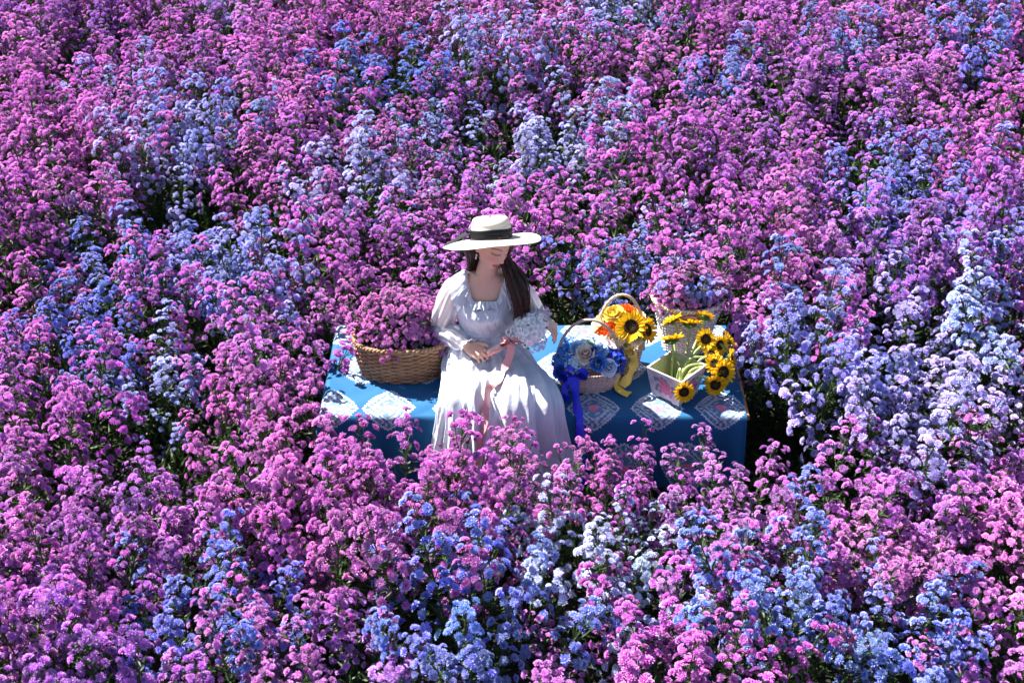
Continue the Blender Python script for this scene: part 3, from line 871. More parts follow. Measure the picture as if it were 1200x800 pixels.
inb = lambda dx, dy: (bx + dx, by + dy, TZ + .035)
SUNF = [
 ('upright sunflower seen edge on over a long straight stem, lowest of the upright trio', (.732, -.12, .696), (-.1, .55, .85), .058, [inb(-.02, .0), (.735, -.17, .58)]),
 ('half-turned sunflower beside the handle of the pale planter', (.745, .0, .728), (-.45, .35, .8), .046, [inb(0, .03), (.76, -.1, .58), (.752, -.03, .66)]),
 ('wide sunflower seen edge on beside the half-turned one in front of the planter', (.822, -.02, .722), (.05, .5, .85), .058, [inb(.02, .02), (.80, -.12, .59)]),
 ('small upright sunflower showing its green back beside the planter', (.894, .0, .746), (.25, .65, .6), .042, [inb(.03, .03), (.84, -.1, .6)]),
 ('small sunflower with round dark centre at the top of the drooping bunch', (.888, -.12, .700), (.02, -.8, .55), .046, [inb(.0, .02), (.81, -.18, .64), (.86, -.09, .69)]),
 ('sunflower turned sideways next to the topmost one of the drooping bunch', (.953, -.12, .669), (.55, -.75, .35), .044, [inb(.01, .03), (.83, -.17, .65), (.91, -.08, .66)]),
 ('bright yellow sunflower facing away at the outer side of the drooping bunch', (1.0, -.08, .672), (.8, .2, .6), .044, [inb(.02, .03), (.85, -.15, .65), (.94, -.09, .66)]),
 ('small half-open sunflower in the middle of the drooping bunch', (.909, -.17, .652), (.1, -.35, .93), .034, [inb(.01, -.01), (.80, -.2, .63), (.87, -.18, .64)]),
 ('sunflower facing upwards above the largest one of the drooping bunch', (.925, -.22, .625), (.05, -.5, .85), .048, [inb(.0, -.02), (.79, -.24, .62), (.87, -.22, .625)]),
 ('largest sunflower of the drooping bunch with wide dark centre', (.958, -.25, .604), (.3, -.85, .4), .054, [inb(.02, -.02), (.81, -.25, .61), (.89, -.23, .62)]),
 ('lowest sunflower of the drooping bunch hanging over the cloth', (.924, -.28, .556), (-.05, -.85, .15), .048, [inb(.02, -.03), (.80, -.27, .60), (.88, -.27, .585)]),
 ('sunflower turned fully outwards at the far side of the drooping bunch', (1.0, -.18, .632), (.9, -.25, .3), .044, [inb(.03, 0), (.85, -.2, .63), (.93, -.17, .64)]),
 ('single sunflower hanging down over the front corner of the painted box', (.770, -.372, .580), (.12, -.88, .12), .046, [inb(-.01, -.04), (.755, -.30, .655)]),
]
for i, (lab, p, n, r, st_) in enumerate(SUNF):
    lf = [((.90, -.06, .66), (.3, .5, .5), .05)] if i == 3 else ([((.985, -.16, .655), (.5, -.5, .6), .03)] if i == 6 else None)
    sunflower(p, n, r*1.12, st_, lab, 40 + i, 'cut sunflowers in the painted box', lf)
# extra leaves lying in the box
# ------------------------------------------------------------------ blue flower basket
BB = np.array([.352, -.125, TZ])
M_PINKW = attrmat('pinkish_wicker', .6, .3, .5, 400, .2)
bb = empty('flower_basket', BB)
tag(bb, 'oval pinkish wicker basket with arched handle and royal blue bow', 'basket')
mb = MB(); ex, ey, th, sc = wicker(mb, .152, .108, .092, .82, 13, 38, .0041, 2.2, col=(.55, .40, .33), col2=(.66, .52, .44))
mb.build('woven_wall', M_PINKW, bb)
rim_mb(.152, .108, .094, ex, ey, .006, (.60, .46, .38)).build('rim', M_PINKW, bb)
t = np.linspace(0, math.pi, 40)
hm = MB()
for k in range(3):
    p = t*11 + k*2.094
    hm.add(*tube(np.stack([.148*np.cos(t) + .003*np.cos(p), .012*np.sin(t) + .003*np.sin(p), .05 + .285*np.sin(t)**.8], 1), .0052, 6), m=0, a=(.46, .34, .29))
hm.build('handle', M_PINKW, bb)
RB = (.012, .022, .62)
bow_mb((-.068, -.122, .118), (1, -.2, 0), (0, -.3, 1), .062, RB, 6, 3, .55).build('bow', M_SATIN, bb)
tail = [(-.068, -.128, .115), (-.066, -.155, .075), (-.06, -.185, .03), (-.055, -.235, .010), (-.05, -.272, .0), (-.046, -.297, -.03), (-.042, -.318, -.10), (-.038, -.338, -.20), (-.030, -.352, -.32)]
tail_mb(tail, .038, (1, .0, .05), RB, 50).build('ribbon_tail', M_SATIN, bb)
tail_mb([(-.08, -.126, .115), (-.105, -.14, .08), (-.112, -.16, .045), (-.1, -.175, .015)], .034, (1, -.2, .3), (.01, .02, .55), 24).build('ribbon_tail', M_SATIN, bb)

ba = empty('blue_bouquet', BB + (0, 0, .06))
tag(ba, 'dense arrangement of blue and white flowers filling the oval basket', 'bouquet')
def dome_pt(c, rx, ry, h, ax_, ay_):
    z = math.sqrt(max(0.02, 1 - ax_*ax_ - ay_*ay_))
    return np.array(c) + (rx*ax_, ry*ay_, h*z), np.array([ax_/rx, ay_/ry, z/h])*.1 + (0, 0, .2)
LB, MBl, DB, WH, CREAM = (.34, .56, .80), (.06, .24, .66), (.012, .05, .40), (.74, .78, .84), (.80, .68, .58)
items = [('rose', -.10, -.50, .046, CREAM, (.72, .42, .25)), ('hyd', -.42, -.72, .050, (.50, .68, .84)), ('peony', .22, -.72, .052, MBl), ('rose', .50, -.72, .040, WH, (.7, .72, .78)),
         ('hyd', -.72, -.22, .055, MBl), ('hyd', -.10, .05, .058, (.55, .70, .84)), ('hyd', .78, -.35, .05, DB), ('orchid', .42, .10, .05, WH), ('rose', .30, -.25, .036, LB, MBl),
         ('hyd', .75, .2, .052, DB), ('peony', -.75, -.62, .046, (.03, .12, .58)), ('hyd', -.5, .42, .05, MBl), ('hyd', .1, .6, .052, (.6, .72, .84)), ('hyd', .55, .6, .048, WH), ('rose', -.32, -.2, .036, LB, MBl),
         ('hyd', .62, -.62, .040, MBl), ('peony', .08, -.38, .034, DB), ('peony', -.3, .3, .045, WH)]
for i, it in enumerate(items):
    p, n = dome_pt((0, 0, .022), .165, .130, .128, it[1], it[2])
    if it[0] == 'rose':
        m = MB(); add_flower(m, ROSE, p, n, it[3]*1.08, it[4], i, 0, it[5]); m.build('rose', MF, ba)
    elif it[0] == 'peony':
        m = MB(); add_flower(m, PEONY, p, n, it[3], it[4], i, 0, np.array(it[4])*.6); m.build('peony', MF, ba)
    elif it[0] == 'orchid':
        m = MB()
        for q in range(3):
            add_flower(m, FLORET, p + np.array([.03*math.cos(q*2.1), .03*math.sin(q*2.1), .01*q]), n + (.2*math.cos(q*2.1), -.3, .0), .034, WH, q)
            add_flower(m, FLORET, p + np.array([.03*math.cos(q*2.1), .03*math.sin(q*2.1) - .004, .01*q + .006]), n, .009, (.5, .08, .2), q)
        m.build('orchid', MF, ba)
    else:
        hydrangea(p - unit(n)*it[3]*.5, n, it[3], it[4], 60 + i, 26, .34).build('hydrangea', MF, ba)
m = MB(); rl = np.random.default_rng(8)
for k in range(22):
    a = rl.uniform(0, 6.28); q = rl.uniform(.5, 1.0)
    p, n = dome_pt((0, 0, .03), .135, .10, .10, q*math.cos(a)*.95, q*math.sin(a)*.95)
    add_flower(m, LEAFL, p, rl.normal(0, .4, 3) + (0, 0, 1), .022, (1, 1, 1), a)
lo = m.build('leaves', M_GREEN, ba); lo['kind'] = 'stuff'
m = MB()
for k in range(8):
    p, n = dome_pt((0, 0, .05), .12, .09, .11, .08, -.22)
    add_flower(m, FLORET, p + rl.normal(0, .008, 3), n + rl.normal(0, .4, 3), .014, (.16, .34, .10), k)
m.build('green_filler', MF, ba)

# ------------------------------------------------------------------ yellow flower basket
YB = np.array([.512, .02, TZ])
yb = empty('flower_basket', YB)
tag(yb, 'round wicker basket with arched handle and yellow satin bow', 'basket')
mb = MB(); ex, ey, th, sc = wicker(mb, .105, .092, .13, .80, 17, 28, .0042, 2.0, col=(.55, .42, .30), col2=(.66, .54, .42))
mb.build('woven_wall', M_PINKW, yb)
rim_mb(.105, .092, .132, ex, ey, .006, (.60, .47, .36)).build('rim', M_PINKW, yb)
hm = MB()
for k in range(3):
    p = t*12 + k*2.094
    hm.add(*tube(np.stack([.112*np.cos(t) + .003*np.cos(p) - .005, .0 + .003*np.sin(p), .09 + .30*np.sin(t)**.8], 1), .0055, 6), m=0, a=(.56, .40, .27))
hm.build('handle', M_PINKW, yb)
YC = (.80, .60, .12)
bow_mb((.0, -.112, .155), (1, 0, 0), (0, -.3, 1), .055, YC, 4, 5, .62).build('bow', M_SATIN, yb)
tail_mb([(-.01, -.118, .15), (-.032, -.135, .10), (-.030, -.15, .05), (-.024, -.18, .014), (-.008, -.23, .008), (.028, -.262, .012)], .044, [(1, .1, 0), (1, 0, .1), (1, 0, -.2), (1, .2, 0), (1, .4, 0), (.9, .7, .1)], YC, 40).build('ribbon_tail', M_SATIN, yb)
tail_mb([(.04, -.113, .15), (.054, -.122, .11), (.046, -.14, .07), (.022, -.165, .03), (-.004, -.195, .014)], .042, [(1, -.1, .2), (1, -.1, .1), (1, .2, -.2), (.9, .2, -.4), (.8, -.5, -.3)], YC, 40).build('ribbon_tail', M_SATIN, yb)
ya = empty('yellow_bouquet', YB + (0, 0, .1))
tag(ya, 'arrangement of orange, cream and yellow roses filling the yellow-bowed basket', 'bouquet')
OR, YE, CR, PE = (.78, .17, .02), (.82, .62, .10), (.82, .74, .52), (.80, .46, .30)
yit = [(.15, .35, .05, OR, (.6, .08, .01)), (-.3, -.1, .055, YE, (.80, .68, .3)), (-.8, -.05, .052, CR, (.8, .6, .4)), (-.72, -.5, .042, OR, (.55, .07, .01)), (-.45, -.62, .042, OR, (.6, .2, .02)), (-.3, -.85, .046, CR, (.8, .5, .35)),
       (.62, .25, .048, CR, (.8, .6, .35)), (.55, -.35, .045, YE, OR), (-.35, .55, .05, CR, PE), (.25, .75, .045, OR, (.6, .1, .01)), (.8, -.2, .044, PE, (.8, .3, .15)), (.0, -.72, .044, YE, (.7, .4, .04)), (.35, .1, .04, OR, (.6, .1, 0)), (.5, -.75, .04, CR, YE), (-.62, .3, .045, PE, CR)]
for i, (a_, b_, r_, c_, c2) in enumerate(yit):
    p, n = dome_pt((0, 0, .04), .12, .10, .15, a_, b_)
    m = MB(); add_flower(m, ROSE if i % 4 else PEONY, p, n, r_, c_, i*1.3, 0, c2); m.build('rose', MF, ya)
m = MB()
for k in range(22):
    a = rl.uniform(0, 6.28); q = rl.uniform(.6, 1.0)
    p, n = dome_pt((0, 0, .03), .115, .10, .13, q*math.cos(a)*.95, q*math.sin(a)*.95)
    add_flower(m, LEAFL, p, rl.normal(0, .4, 3) + (0, 0, 1), .024, (1, 1, 1), a)
lo = m.build('leaves', M_GREEN, ya); lo['kind'] = 'stuff'
sunflower((.548, -.085, .745), (-.12, -.8, .6), .074, [(.51, -.01, TZ + .04), (.505, -.01, .62)], 'big sunflower facing forward among the roses of the yellow-bowed basket', 80)
sunflower((.622, -.050, .705), (.75, -.45, .5), .066, [(.52, .0, TZ + .04), (.54, .0, .60)], 'big sunflower turned aside among the roses of the yellow-bowed basket', 81)

# support string through the row behind the bench
sm = MB().add(*tube(np.array([(x, .80 + .01*math.sin(x*3), .44 - .012*math.sin(x*5) ** 2) for x in np.linspace(-2.4, 2.9, 60)]), .0016, 5))
tag(sm.build('support_string', simple('string', (.25, .2, .14), .8)), 'thin taut string strung through the asters behind the bench', 'string')
# ------------------------------------------------------------------ the seated woman
person = empty('person', (-.12, -.05, TZ))
tag(person, 'woman in a long white dress seated on the bench, head bowed over a bouquet', 'person')
PL = Vector(person.location)
def ppart(name, mb, mat, parent=None, smooth=True):
    o = mb.build(name, mat, parent or person, smooth)
    if parent is None: o.location = -PL
    return o

def ell_ring(c, rx, ry, n=40, X=(1, 0, 0), S=(0, 1, 0)):
    a = np.linspace(0, 2*np.pi, n, endpoint=False)
    return np.array(c) + np.outer(rx*np.cos(a), X) + np.outer(ry*np.sin(a), unit(S))
TORSO = np.array([  # z, cx, cy, rx, ry
 (.49, -.12, -.02, .150, .105), (.55, -.12, -.025, .155, .11), (.61, -.12, -.035, .135, .10), (.66, -.121, -.045, .115, .085), (.70, -.122, -.05, .104, .078),
 (.76, -.122, -.058, .115, .082), (.82, -.121, -.064, .130, .086), (.865, -.120, -.066, .140, .080), (.900, -.119, -.065, .143, .068), (.925, -.118, -.063, .128, .058), (.942, -.117, -.063, .098, .050), (.958, -.116, -.066, .062, .046)])
TORSO[:, 0] = np.where(TORSO[:, 0] > .70, .70 + (TORSO[:, 0] - .70)*1.24, TORSO[:, 0])
def tor(z):
    return [np.interp(z, TORSO[:, 0], TORSO[:, i]) for i in range(1, 5)]

body = MB()
body.add(*loft([ell_ring((r[1], r[2], r[0]), r[3], r[4]) for r in crom(TORSO, 40)]))
def ball(c, r, n=16):
    t = np.linspace(0.05, np.pi - .05, n)
    return loft([ell_ring((c[0], c[1], c[2] + r[2]*math.cos(q)), r[0]*math.sin(q), r[1]*math.sin(q), 20) for q in t])
for x in (-.172, -.068): body.add(*ball((x, -.118, .845), (.048, .045, .052)))
body.add(*tube(crom([(-.117, -.062, .97), (-.113, -.068, 1.02), (-.106, -.080, 1.07), (-.098, -.092, 1.12)], 14), np.linspace(.054, .042, 14), 20))
# collar bones and shoulders
for sx, ex_ in ((-.15, -.255), (-.085, .025)):
    body.add(*tube(crom([(sx, -.108, .975), ((sx + ex_)/2, -.097, .978), (ex_, -.07, .962)], 8), [.010, .011, .013, .016, .019, .022, .024, .026], 10))
# head
HC = np.array([-.088, -.108, 1.180]); YAW, PIT, ROL = R(36), R(7), R(16)
HM = np.array(Matrix.Rotation(YAW, 3, 'Z') @ Matrix.Rotation(PIT, 3, 'X') @ Matrix.Rotation(ROL, 3, 'Y'))
def head_shape(D):
    x, y, z = D[:, 0]*.069, D[:, 1]*.088, D[:, 2]*.104
    fr = np.clip(-D[:, 1], 0, 1)                       # 1 = straight ahead
    lowz = np.clip((-.012 - z)/.09, 0, 1)
    x = x*(1 - .42*lowz**1.25); y = np.where(y > 0, y*(1 - .35*lowz), y)
    y = np.where(y < 0, y*(.95), y)
    G = lambda a, s: np.exp(-(a/s)**2)
    f = np.zeros_like(x)
    prof = np.interp(z, [-.062, -.046, -.037, -.028, -.01, .012, .03], [0, .004, .021, .019, .012, .006, 0])
    f += prof*G(x, .0105)*(fr > .3)
    f += .006*(G(x - .010, .008) + G(x + .010, .008))*G(z + .038, .009)*(fr > .3)
    for sx in (-.031, .031):
        f -= .0075*G(x - sx, .016)*G(z - .000, .013)*(fr > .2)
        f += .0055*G(x - sx, .0125)*G(z + .002, .0085)*(fr > .2)
        f += .004*G(x - sx*1.2, .02)*G(z + .035, .02)*(fr > .2)
    f += .004*G(z - .024, .012)*G(x, .04)*fr
    f += (.0075*G(z + .0585, .0055) + .008*G(z + .0705, .006) - .003*G(z + .0645, .002))*G(x, .0185)*(fr > .3)
    f += .009*G(z + .092, .014)*G(x, .022)*(fr > .2)
    y = y - f
    return np.stack([x, y, z], 1)
nt_, np_ = 90, 120
tt = np.linspace(.03, np.pi - .03, nt_); pp = np.linspace(0, 2*np.pi, np_, endpoint=False)
D = np.stack([np.outer(np.sin(tt), np.cos(pp)), np.outer(np.sin(tt), np.sin(pp)), np.outer(np.cos(tt), np.ones(np_))], -1)
HV = head_shape(D.reshape(-1, 3))
Vh, Fh = loft(HV.reshape(nt_, np_, 3))
body.add(Vh @ HM.T + HC, Fh)
for sx in (-1, 1):   # ears
    e = np.array([sx*.069, .008, -.008])
    Ve, Fe = ball(e, (.010, .017, .028), 10); body.add(Ve @ HM.T + HC, Fe)
def limb(pts, rad, n=26, ns=18, flat=1.0): return tube(crom(np.array(pts, float), n), crom(np.array(rad, float)[:, None], n)[:, 0], ns, flat=flat)
SHR, ELR, WRR = (-.258, -.065, .955), (-.318, -.020, .700), (-.205, -.165, .690)
SHL, ELL, WRL = (.024, -.065, .945), (.112, .015, .705), (.128, -.120, .815)
body.add(*limb([SHR, (-.292, -.05, .83), ELR], [.041, .037, .031])); body.add(*limb([ELR, (-.262, -.09, .697), WRR], [.031, .031, .0225]))
body.add(*limb([SHL, (.072, -.03, .82), ELL], [.041, .037, .031])); body.add(*limb([ELL, (.122, -.055, .76), WRL], [.031, .030, .0225]))
for hx, kx, ky in ((-.19, -.200, -.41), (-.05, .010, -.40)):
    body.add(*limb([(hx, -.03, .545), (hx*.5 + kx*.5, ky*.5, .55), (kx, ky, .545)], [.082, .072, .052]))
    body.add(*limb([(kx, ky, .545), (kx, ky, .35), (kx, ky - .01, .09)], [.050, .044, .032]))
    body.add(*limb([(kx, ky + .02, .045), (kx, ky - .07, .05), (kx, ky - .15, .025)], [.035, .036, .022], flat=.8))

def hand(wrist, d, n, thumb_side, curls, thumb_dir, spread=.05, size=1.0, tcurl=(.3, .4)):
    """palm, four fingers and a thumb; returns list of closed tubes"""
    w = np.array(wrist, float); d = unit(d); n = np.array(n, float); n = unit(n - d*(n @ d)); s = np.cross(n, d)*thumb_side
    out = []
    L = .082*size
    rings = []
    for t, hw, ht in ((-.18, .024, .019), (0, .025, .018), (.25, .033, .0165), (.6, .039, .0145), (.9, .040, .0125), (1.02, .037, .010)):
        a = np.linspace(0, 2*np.pi, 24, endpoint=False); c_, s_ = np.cos(a), np.sin(a)
        rings.append(w + d*L*t - n*.004*t + size*(np.outer(np.sign(c_)*np.abs(c_)**.75*hw, s) + np.outer(np.sign(s_)*np.abs(s_)**.8*ht, n)))
    out.append(loft(rings))
    for k in range(4):
        off = (1.5 - k)*.0195*size
        p = w + d*(L*(.97 - .035*(k - 1.2)**2*.5)) + s*off - n*.003
        fd = unit(d + s*spread*(1.5 - k)); ln = np.array([.040, .026, .021])*size*[.95, 1.06, 1.0, .82][k]
        pts = [p - fd*.014, p]; cur = fd.copy(); nn = n.copy()
        for j in range(3):
            c1, s1 = math.cos(curls[k][j]), math.sin(curls[k][j])
            cur, nn = cur*c1 - nn*s1, nn*c1 + cur*s1
            pts.append(pts[-1] + cur*ln[j]*.55); pts.append(pts[-1] + cur*ln[j]*.45)
        r = np.array([.0088, .0088, .0080, .0082, .0072, .0074, .0064, .0048])*size*[.98, 1, .97, .88][k]
        out.append(tube(np.array(pts), r, 12))
    p = w + d*L*.22 + s*.024*size
    td = unit(thumb_dir); pts = [p - td*.012 - s*.008, p]; cur = td.copy()
    for j, l in enumerate((.036, .029, .022)):
        if j:
            ax_ = unit(np.cross(cur, d - s*.6)); q = tcurl[j-1]
            cur = unit(np.array(Matrix.Rotation(q, 3, Vector(ax_)) @ Vector(cur)))
        pts.append(pts[-1] + cur*l*.55*size); pts.append(pts[-1] + cur*l*.45*size)
    out.append(tube(np.array(pts), np.array([.012, .0122, .0108, .0098, .0092, .0090, .0078, .0054])*size, 12))
    return out
cR = [(.40, .85, .5), (.80, 1.25, .7), (1.0, 1.3, .8), (1.15, 1.3, .8)]
for V, F in hand(WRR, (.80, -.48, -.18), (.05, -.50, .86), 1, cR, (.85, -.05, .12), .10, .94): body.add(V, F)
cL = [(.15, .55, .35), (.45, .75, .45), (.75, .8, .5), (1.05, .8, .5)]
for V, F in hand(WRL, (.62, -.50, -.20), (.45, -.10, .88), -1, cL, (-.25, -.85, .20), .22, .94): body.add(V, F)
tmp = body.mesh('body_raw', [])
to = bpy.data.objects.new('body_raw', tmp); COL.objects.link(to)
rm = to.modifiers.new('remesh', 'REMESH'); rm.mode = 'VOXEL'; rm.voxel_size = .0029; rm.use_smooth_shade = True
sm_ = to.modifiers.new('smooth', 'SMOOTH'); sm_.factor = .45; sm_.iterations = 2
dg = bpy.context.evaluated_depsgraph_get()
bme = bpy.data.meshes.new_from_object(to.evaluated_get(dg))
bpy.data.objects.remove(to)
n = len(bme.vertices); co = np.empty(n*3); bme.vertices.foreach_get('co', co); co = co.reshape(-1, 3)
# skin pigment: lips, lash line, brows, blush
skin = np.array([.70, .42, .31]); C = np.tile(skin, (n, 1))
hl = (co - HC) @ HM
G = lambda a, s: np.exp(-(a/s)**2)
face = (np.abs(hl[:, 0]) < .075) & (hl[:, 1] < -.03) & (np.abs(hl[:, 2]) < .11)
def blend(m, col):
    global C
    m = np.clip(m*face, 0, 1)[:, None]; C = C*(1 - m) + np.array(col)*m
for sx in (-.037, .037): blend(.55*G(hl[:, 0] - sx, .02)*G(hl[:, 2] + .03, .018), (.66, .24, .20))
lx = np.clip(1 - (np.abs(hl[:, 0])/.022)**2, 0, 1)
blend(((np.abs(hl[:, 2] + .0645) < .011*np.sqrt(lx)) & (hl[:, 1] < -.06))*.95, (.50, .085, .10))
blend(((np.abs(hl[:, 2] + .0645) < .0018*np.sqrt(lx)) & (hl[:, 1] < -.06))*.8, (.20, .03, .04))
for sx in (-.031, .031):
    q = (hl[:, 0] - sx)/.0165
    arc = -.0075 + .004*q**2
    blend((np.abs(q) < 1.1)*G(hl[:, 2] - arc, .0028)*1.0, (.03, .015, .012))
    blend(.35*G(hl[:, 0] - sx, .015)*G(hl[:, 2] - .001, .007), (.45, .20, .15))
    blend((np.abs(q) < 1.25)*G(hl[:, 2] - (.021 - .003*q**2), .0035)*.8, (.06, .03, .02))
at = bme.attributes.new('tint', 'FLOAT_COLOR', 'POINT'); at.data.foreach_set('color', np.concatenate([C, np.ones((n, 1))], 1).ravel())
bme.materials.clear(); M_SKIN = attrmat('skin', .5, .35, .08, 500, .04, sss=.15); bme.materials.append(M_SKIN)
bme.polygons.foreach_set('use_smooth', np.ones(len(bme.polygons), bool))
bo = place('body', bme, person); bo.location = -PL

# ---- dress
M_DRESS = simple('white_chiffon', (.62, .65, .72), .75, .15, .04, 30, bump=.9, bscale=70, transl=.15)
M_SHEER = simple('sheer_chiffon', (.66, .69, .76), .75, .15, .04, 30, bump=.35, bscale=350, transl=.2, alpha=.34)
dress = empty('dress', (0, 0, 0)); dress.parent = person; dress.location = -PL
def dpart(name, mb, mat=M_DRESS, smooth=True): return mb.build(name, mat, dress, smooth)

na = 160; a = np.linspace(0, 2*np.pi, na, endpoint=False); ca, sa = np.cos(a), np.sin(a)
nz_ = 44; rows = []
for i in range(nz_):
    t = i/(nz_ - 1); row = []
    for j in range(na):
        xrel = .14*ca[j]; front = sa[j] < 0
        sq = 1/(1 + math.exp(-(abs(xrel) - .066)/.0045))
        topz = (.918 + (.985 - .918)*sq) if front else (.955 + .025*sq)
        z = .685 + (topz - .685)*t
        cx_, cy_, rx_, ry_ = tor(z)
        ple = .0018*math.sin(a[j]*46 + 3*math.sin(z*40)) + .0025*math.sin(a[j]*17 + z*60)
        gather = 1 - .5*math.exp(-((z - .735)/.02)**2)
        off = .0085 + ple*gather + .006*math.exp(-((z - .69)/.02)**2)
        x = cx_ + ca[j]*(rx_ + off); y = cy_ + sa[j]*(ry_ + off)
        if front:
            bu = .052*(math.exp(-((x + .172)/.05)**2) + math.exp(-((x + .068)/.05)**2))*math.exp(-((z - .845)/.055)**2)
            bu += .02*math.exp(-((x + .12)/.03)**2)*math.exp(-((z - .845)/.05)**2)
            y -= bu*(-sa[j])**.5
        row.append((x, y, z))
    rows.append(row)
bod = MB().add(np.array(rows).reshape(-1, 3), gridf(nz_, na, False, True)); dpart('bodice', bod)
# ruffle along the square neckline, bow of gathers at the bust, smocked waistband
def neck_pt(x, dz=0.0):
    sq = 1/(1 + math.exp(-(abs(x + .12) - .066)/.0045)); z = .918 + (.985 - .918)*sq + dz
    cx_, cy_, rx_, ry_ = tor(z); c_ = np.clip((x - cx_)/(rx_ + .0085), -1, 1)
    y = cy_ - math.sqrt(1 - c_*c_)*(ry_ + .009)
    bu = .052*(math.exp(-((x + .172)/.05)**2) + math.exp(-((x + .068)/.05)**2))*math.exp(-((z - .845)/.055)**2)
    return np.array([x, y - bu*.8, z])
m = MB(); inner, outer = [], []
xs = np.concatenate([np.full(26, -.188) + np.linspace(-.03, 0, 26), np.linspace(-.187, -.053, 60), np.full(26, -.052) + np.linspace(0, .03, 26)])
zz_ = np.concatenate([np.linspace(.012, 0, 26), np.zeros(60), np.linspace(0, .012, 26)])
for k, (x, dz) in enumerate(zip(xs, zz_)):
    p = neck_pt(x, dz); w = math.sin(k*.85)
    o_ = unit(np.array([np.clip((x + .12)/.09, -1, 1)*.9, -.7, -.9]))
    inner.append(p + (0, -.002, .003)); outer.append(p + o_*(.030 + .008*math.sin(k*.37)) + np.array([0, -.008 - .006*w, .004*w]))
mid = [(i_ + o_)/2 + np.array([0, -.006, .003]) for i_, o_ in zip(inner, outer)]
g3 = np.array([inner, mid, outer]); m.add(g3.reshape(-1, 3), gridf(3, len(xs))); m.add((g3 + (0, .0015, -.001)).reshape(-1, 3), gridf(3, len(xs))[:, ::-1])
dpart('neckline_ruffle', m)
m = bow_mb((-.118, -.166, .862), (1, 0, -.15), (0, -.2, 1), .050, (.8, .8, .85), 4, 9, .7); dpart('bust_bow', m)
rows = []
for i, z in enumerate(np.linspace(.675, .735, 14)):
    cx_, cy_, rx_, ry_ = tor(z); r_ = .0125 + .0022*math.cos(i*2.2) + .0012*np.sin(a*60)
    rows.append(np.stack([cx_ + ca*(rx_ + r_), cy_ + sa*(ry_ + r_), np.full(na, z)], 1))
dpart('waistband', MB().add(*loft(rows, False)))

# sleeves
def sleeve(sh, el, wr, side, seed):
    rng = np.random.default_rng(seed)
    up = crom([np.array(sh) + (side*-.012, 0, .012), (np.array(sh)*.5 + np.array(el)*.5) + (side*.006, 0, 0), np.array(el) + (side*.006, .008, -.006), np.array(el)*.45 + np.array(wr)*.55, np.array(wr)*.92 + np.array(el)*.08], 60)
    t = np.linspace(0, 1, 60)
    rad = np.interp(t, [0, .06, .2, .45, .6, .78, .93, 1], [.040, .054, .058, .052, .054, .050, .040, .026])
    T, Nn, Bn = frames(up, (1, 0, .2)); ns = 56; th_ = np.linspace(0, 2*np.pi, ns, endpoint=False)
    ph_ = rng.uniform(0, 6, 4)
    R_ = rad[:, None]*(1 + .07*np.sin(5*th_[None] + 9*t[:, None] + ph_[0]) + .05*np.sin(11*th_[None] - 7*t[:, None] + ph_[1]) + .075*np.sin(26*t[:, None] + 2*np.sin(th_[None] + ph_[2]))*np.clip(t[:, None]*2, .2, 1))
    ring = up[:, None] + R_[..., None]*(np.cos(th_)[None, :, None]*Nn[:, None] + np.sin(th_)[None, :, None]*Bn[:, None])
    m = MB().add(*loft(ring, False)); dpart('sleeve', m, M_SHEER)
    d = unit(np.array(wr) - np.array(el)); c0 = np.array(wr)*.95 + np.array(el)*.05
    rings = []
    x_ = unit(np.cross(d, (0, 0, 1))); y_ = np.cross(x_, d); b = np.linspace(0, 2*np.pi, 72, endpoint=False)
    for q, r_, wv in ((-.012, .030, .0), (0, .028, .001), (.008, .030, .002), (.018, .038, .005), (.030, .046, .009)):
        rr_s = r_ + wv*np.sin(b*11 + 1)
        rings.append(c0 + d*q + np.outer(rr_s*np.cos(b), x_) + np.outer(rr_s*np.sin(b), y_) + np.outer(wv*.8*np.cos(b*11), d))
    dpart('cuff', MB().add(*loft(np.array(rings), False)))
    # gathered ruffles lying over the shoulder, two tiers
    for tier in range(2):
        nn_, mm_ = 90, 7
        pth = crom([(-.118 + side*.078, -.142, .91), (-.118 + side*.080, -.130, .972), (-.118 + side*.082, -.078, 1.020), (-.118 + side*.082, -.028, .998), (-.118 + side*.080, .0, .93)], nn_)
        q = np.linspace(0, 1, nn_); wd = (.082 if tier == 0 else .055)*(.55 + .45*np.sin(np.pi*q))
        rows_ = []
        for k in range(mm_):
            e_ = k/(mm_ - 1)
            wv = e_**1.3*(.012*np.sin(q*58 + 2*np.sin(q*11) + tier) + .006*np.sin(q*97))
            rows_.append(pth + np.stack([side*(wd*e_ + .15*wv), -.02*e_*(q < .5) + .3*wv + 0*q, -.020*e_ - .38*wd*e_**2 + .007*(1 + tier)*np.sin(np.pi*min(1, e_*1.2)) + .9*wv + .004*tier], 1))
        dpart('shoulder_ruffle', MB().add(np.array(rows_).reshape(-1, 3), gridf(mm_, nn_)))
sleeve(SHR, ELR, WRR, -1, 1); sleeve(SHL, ELL, WRL, 1, 2)

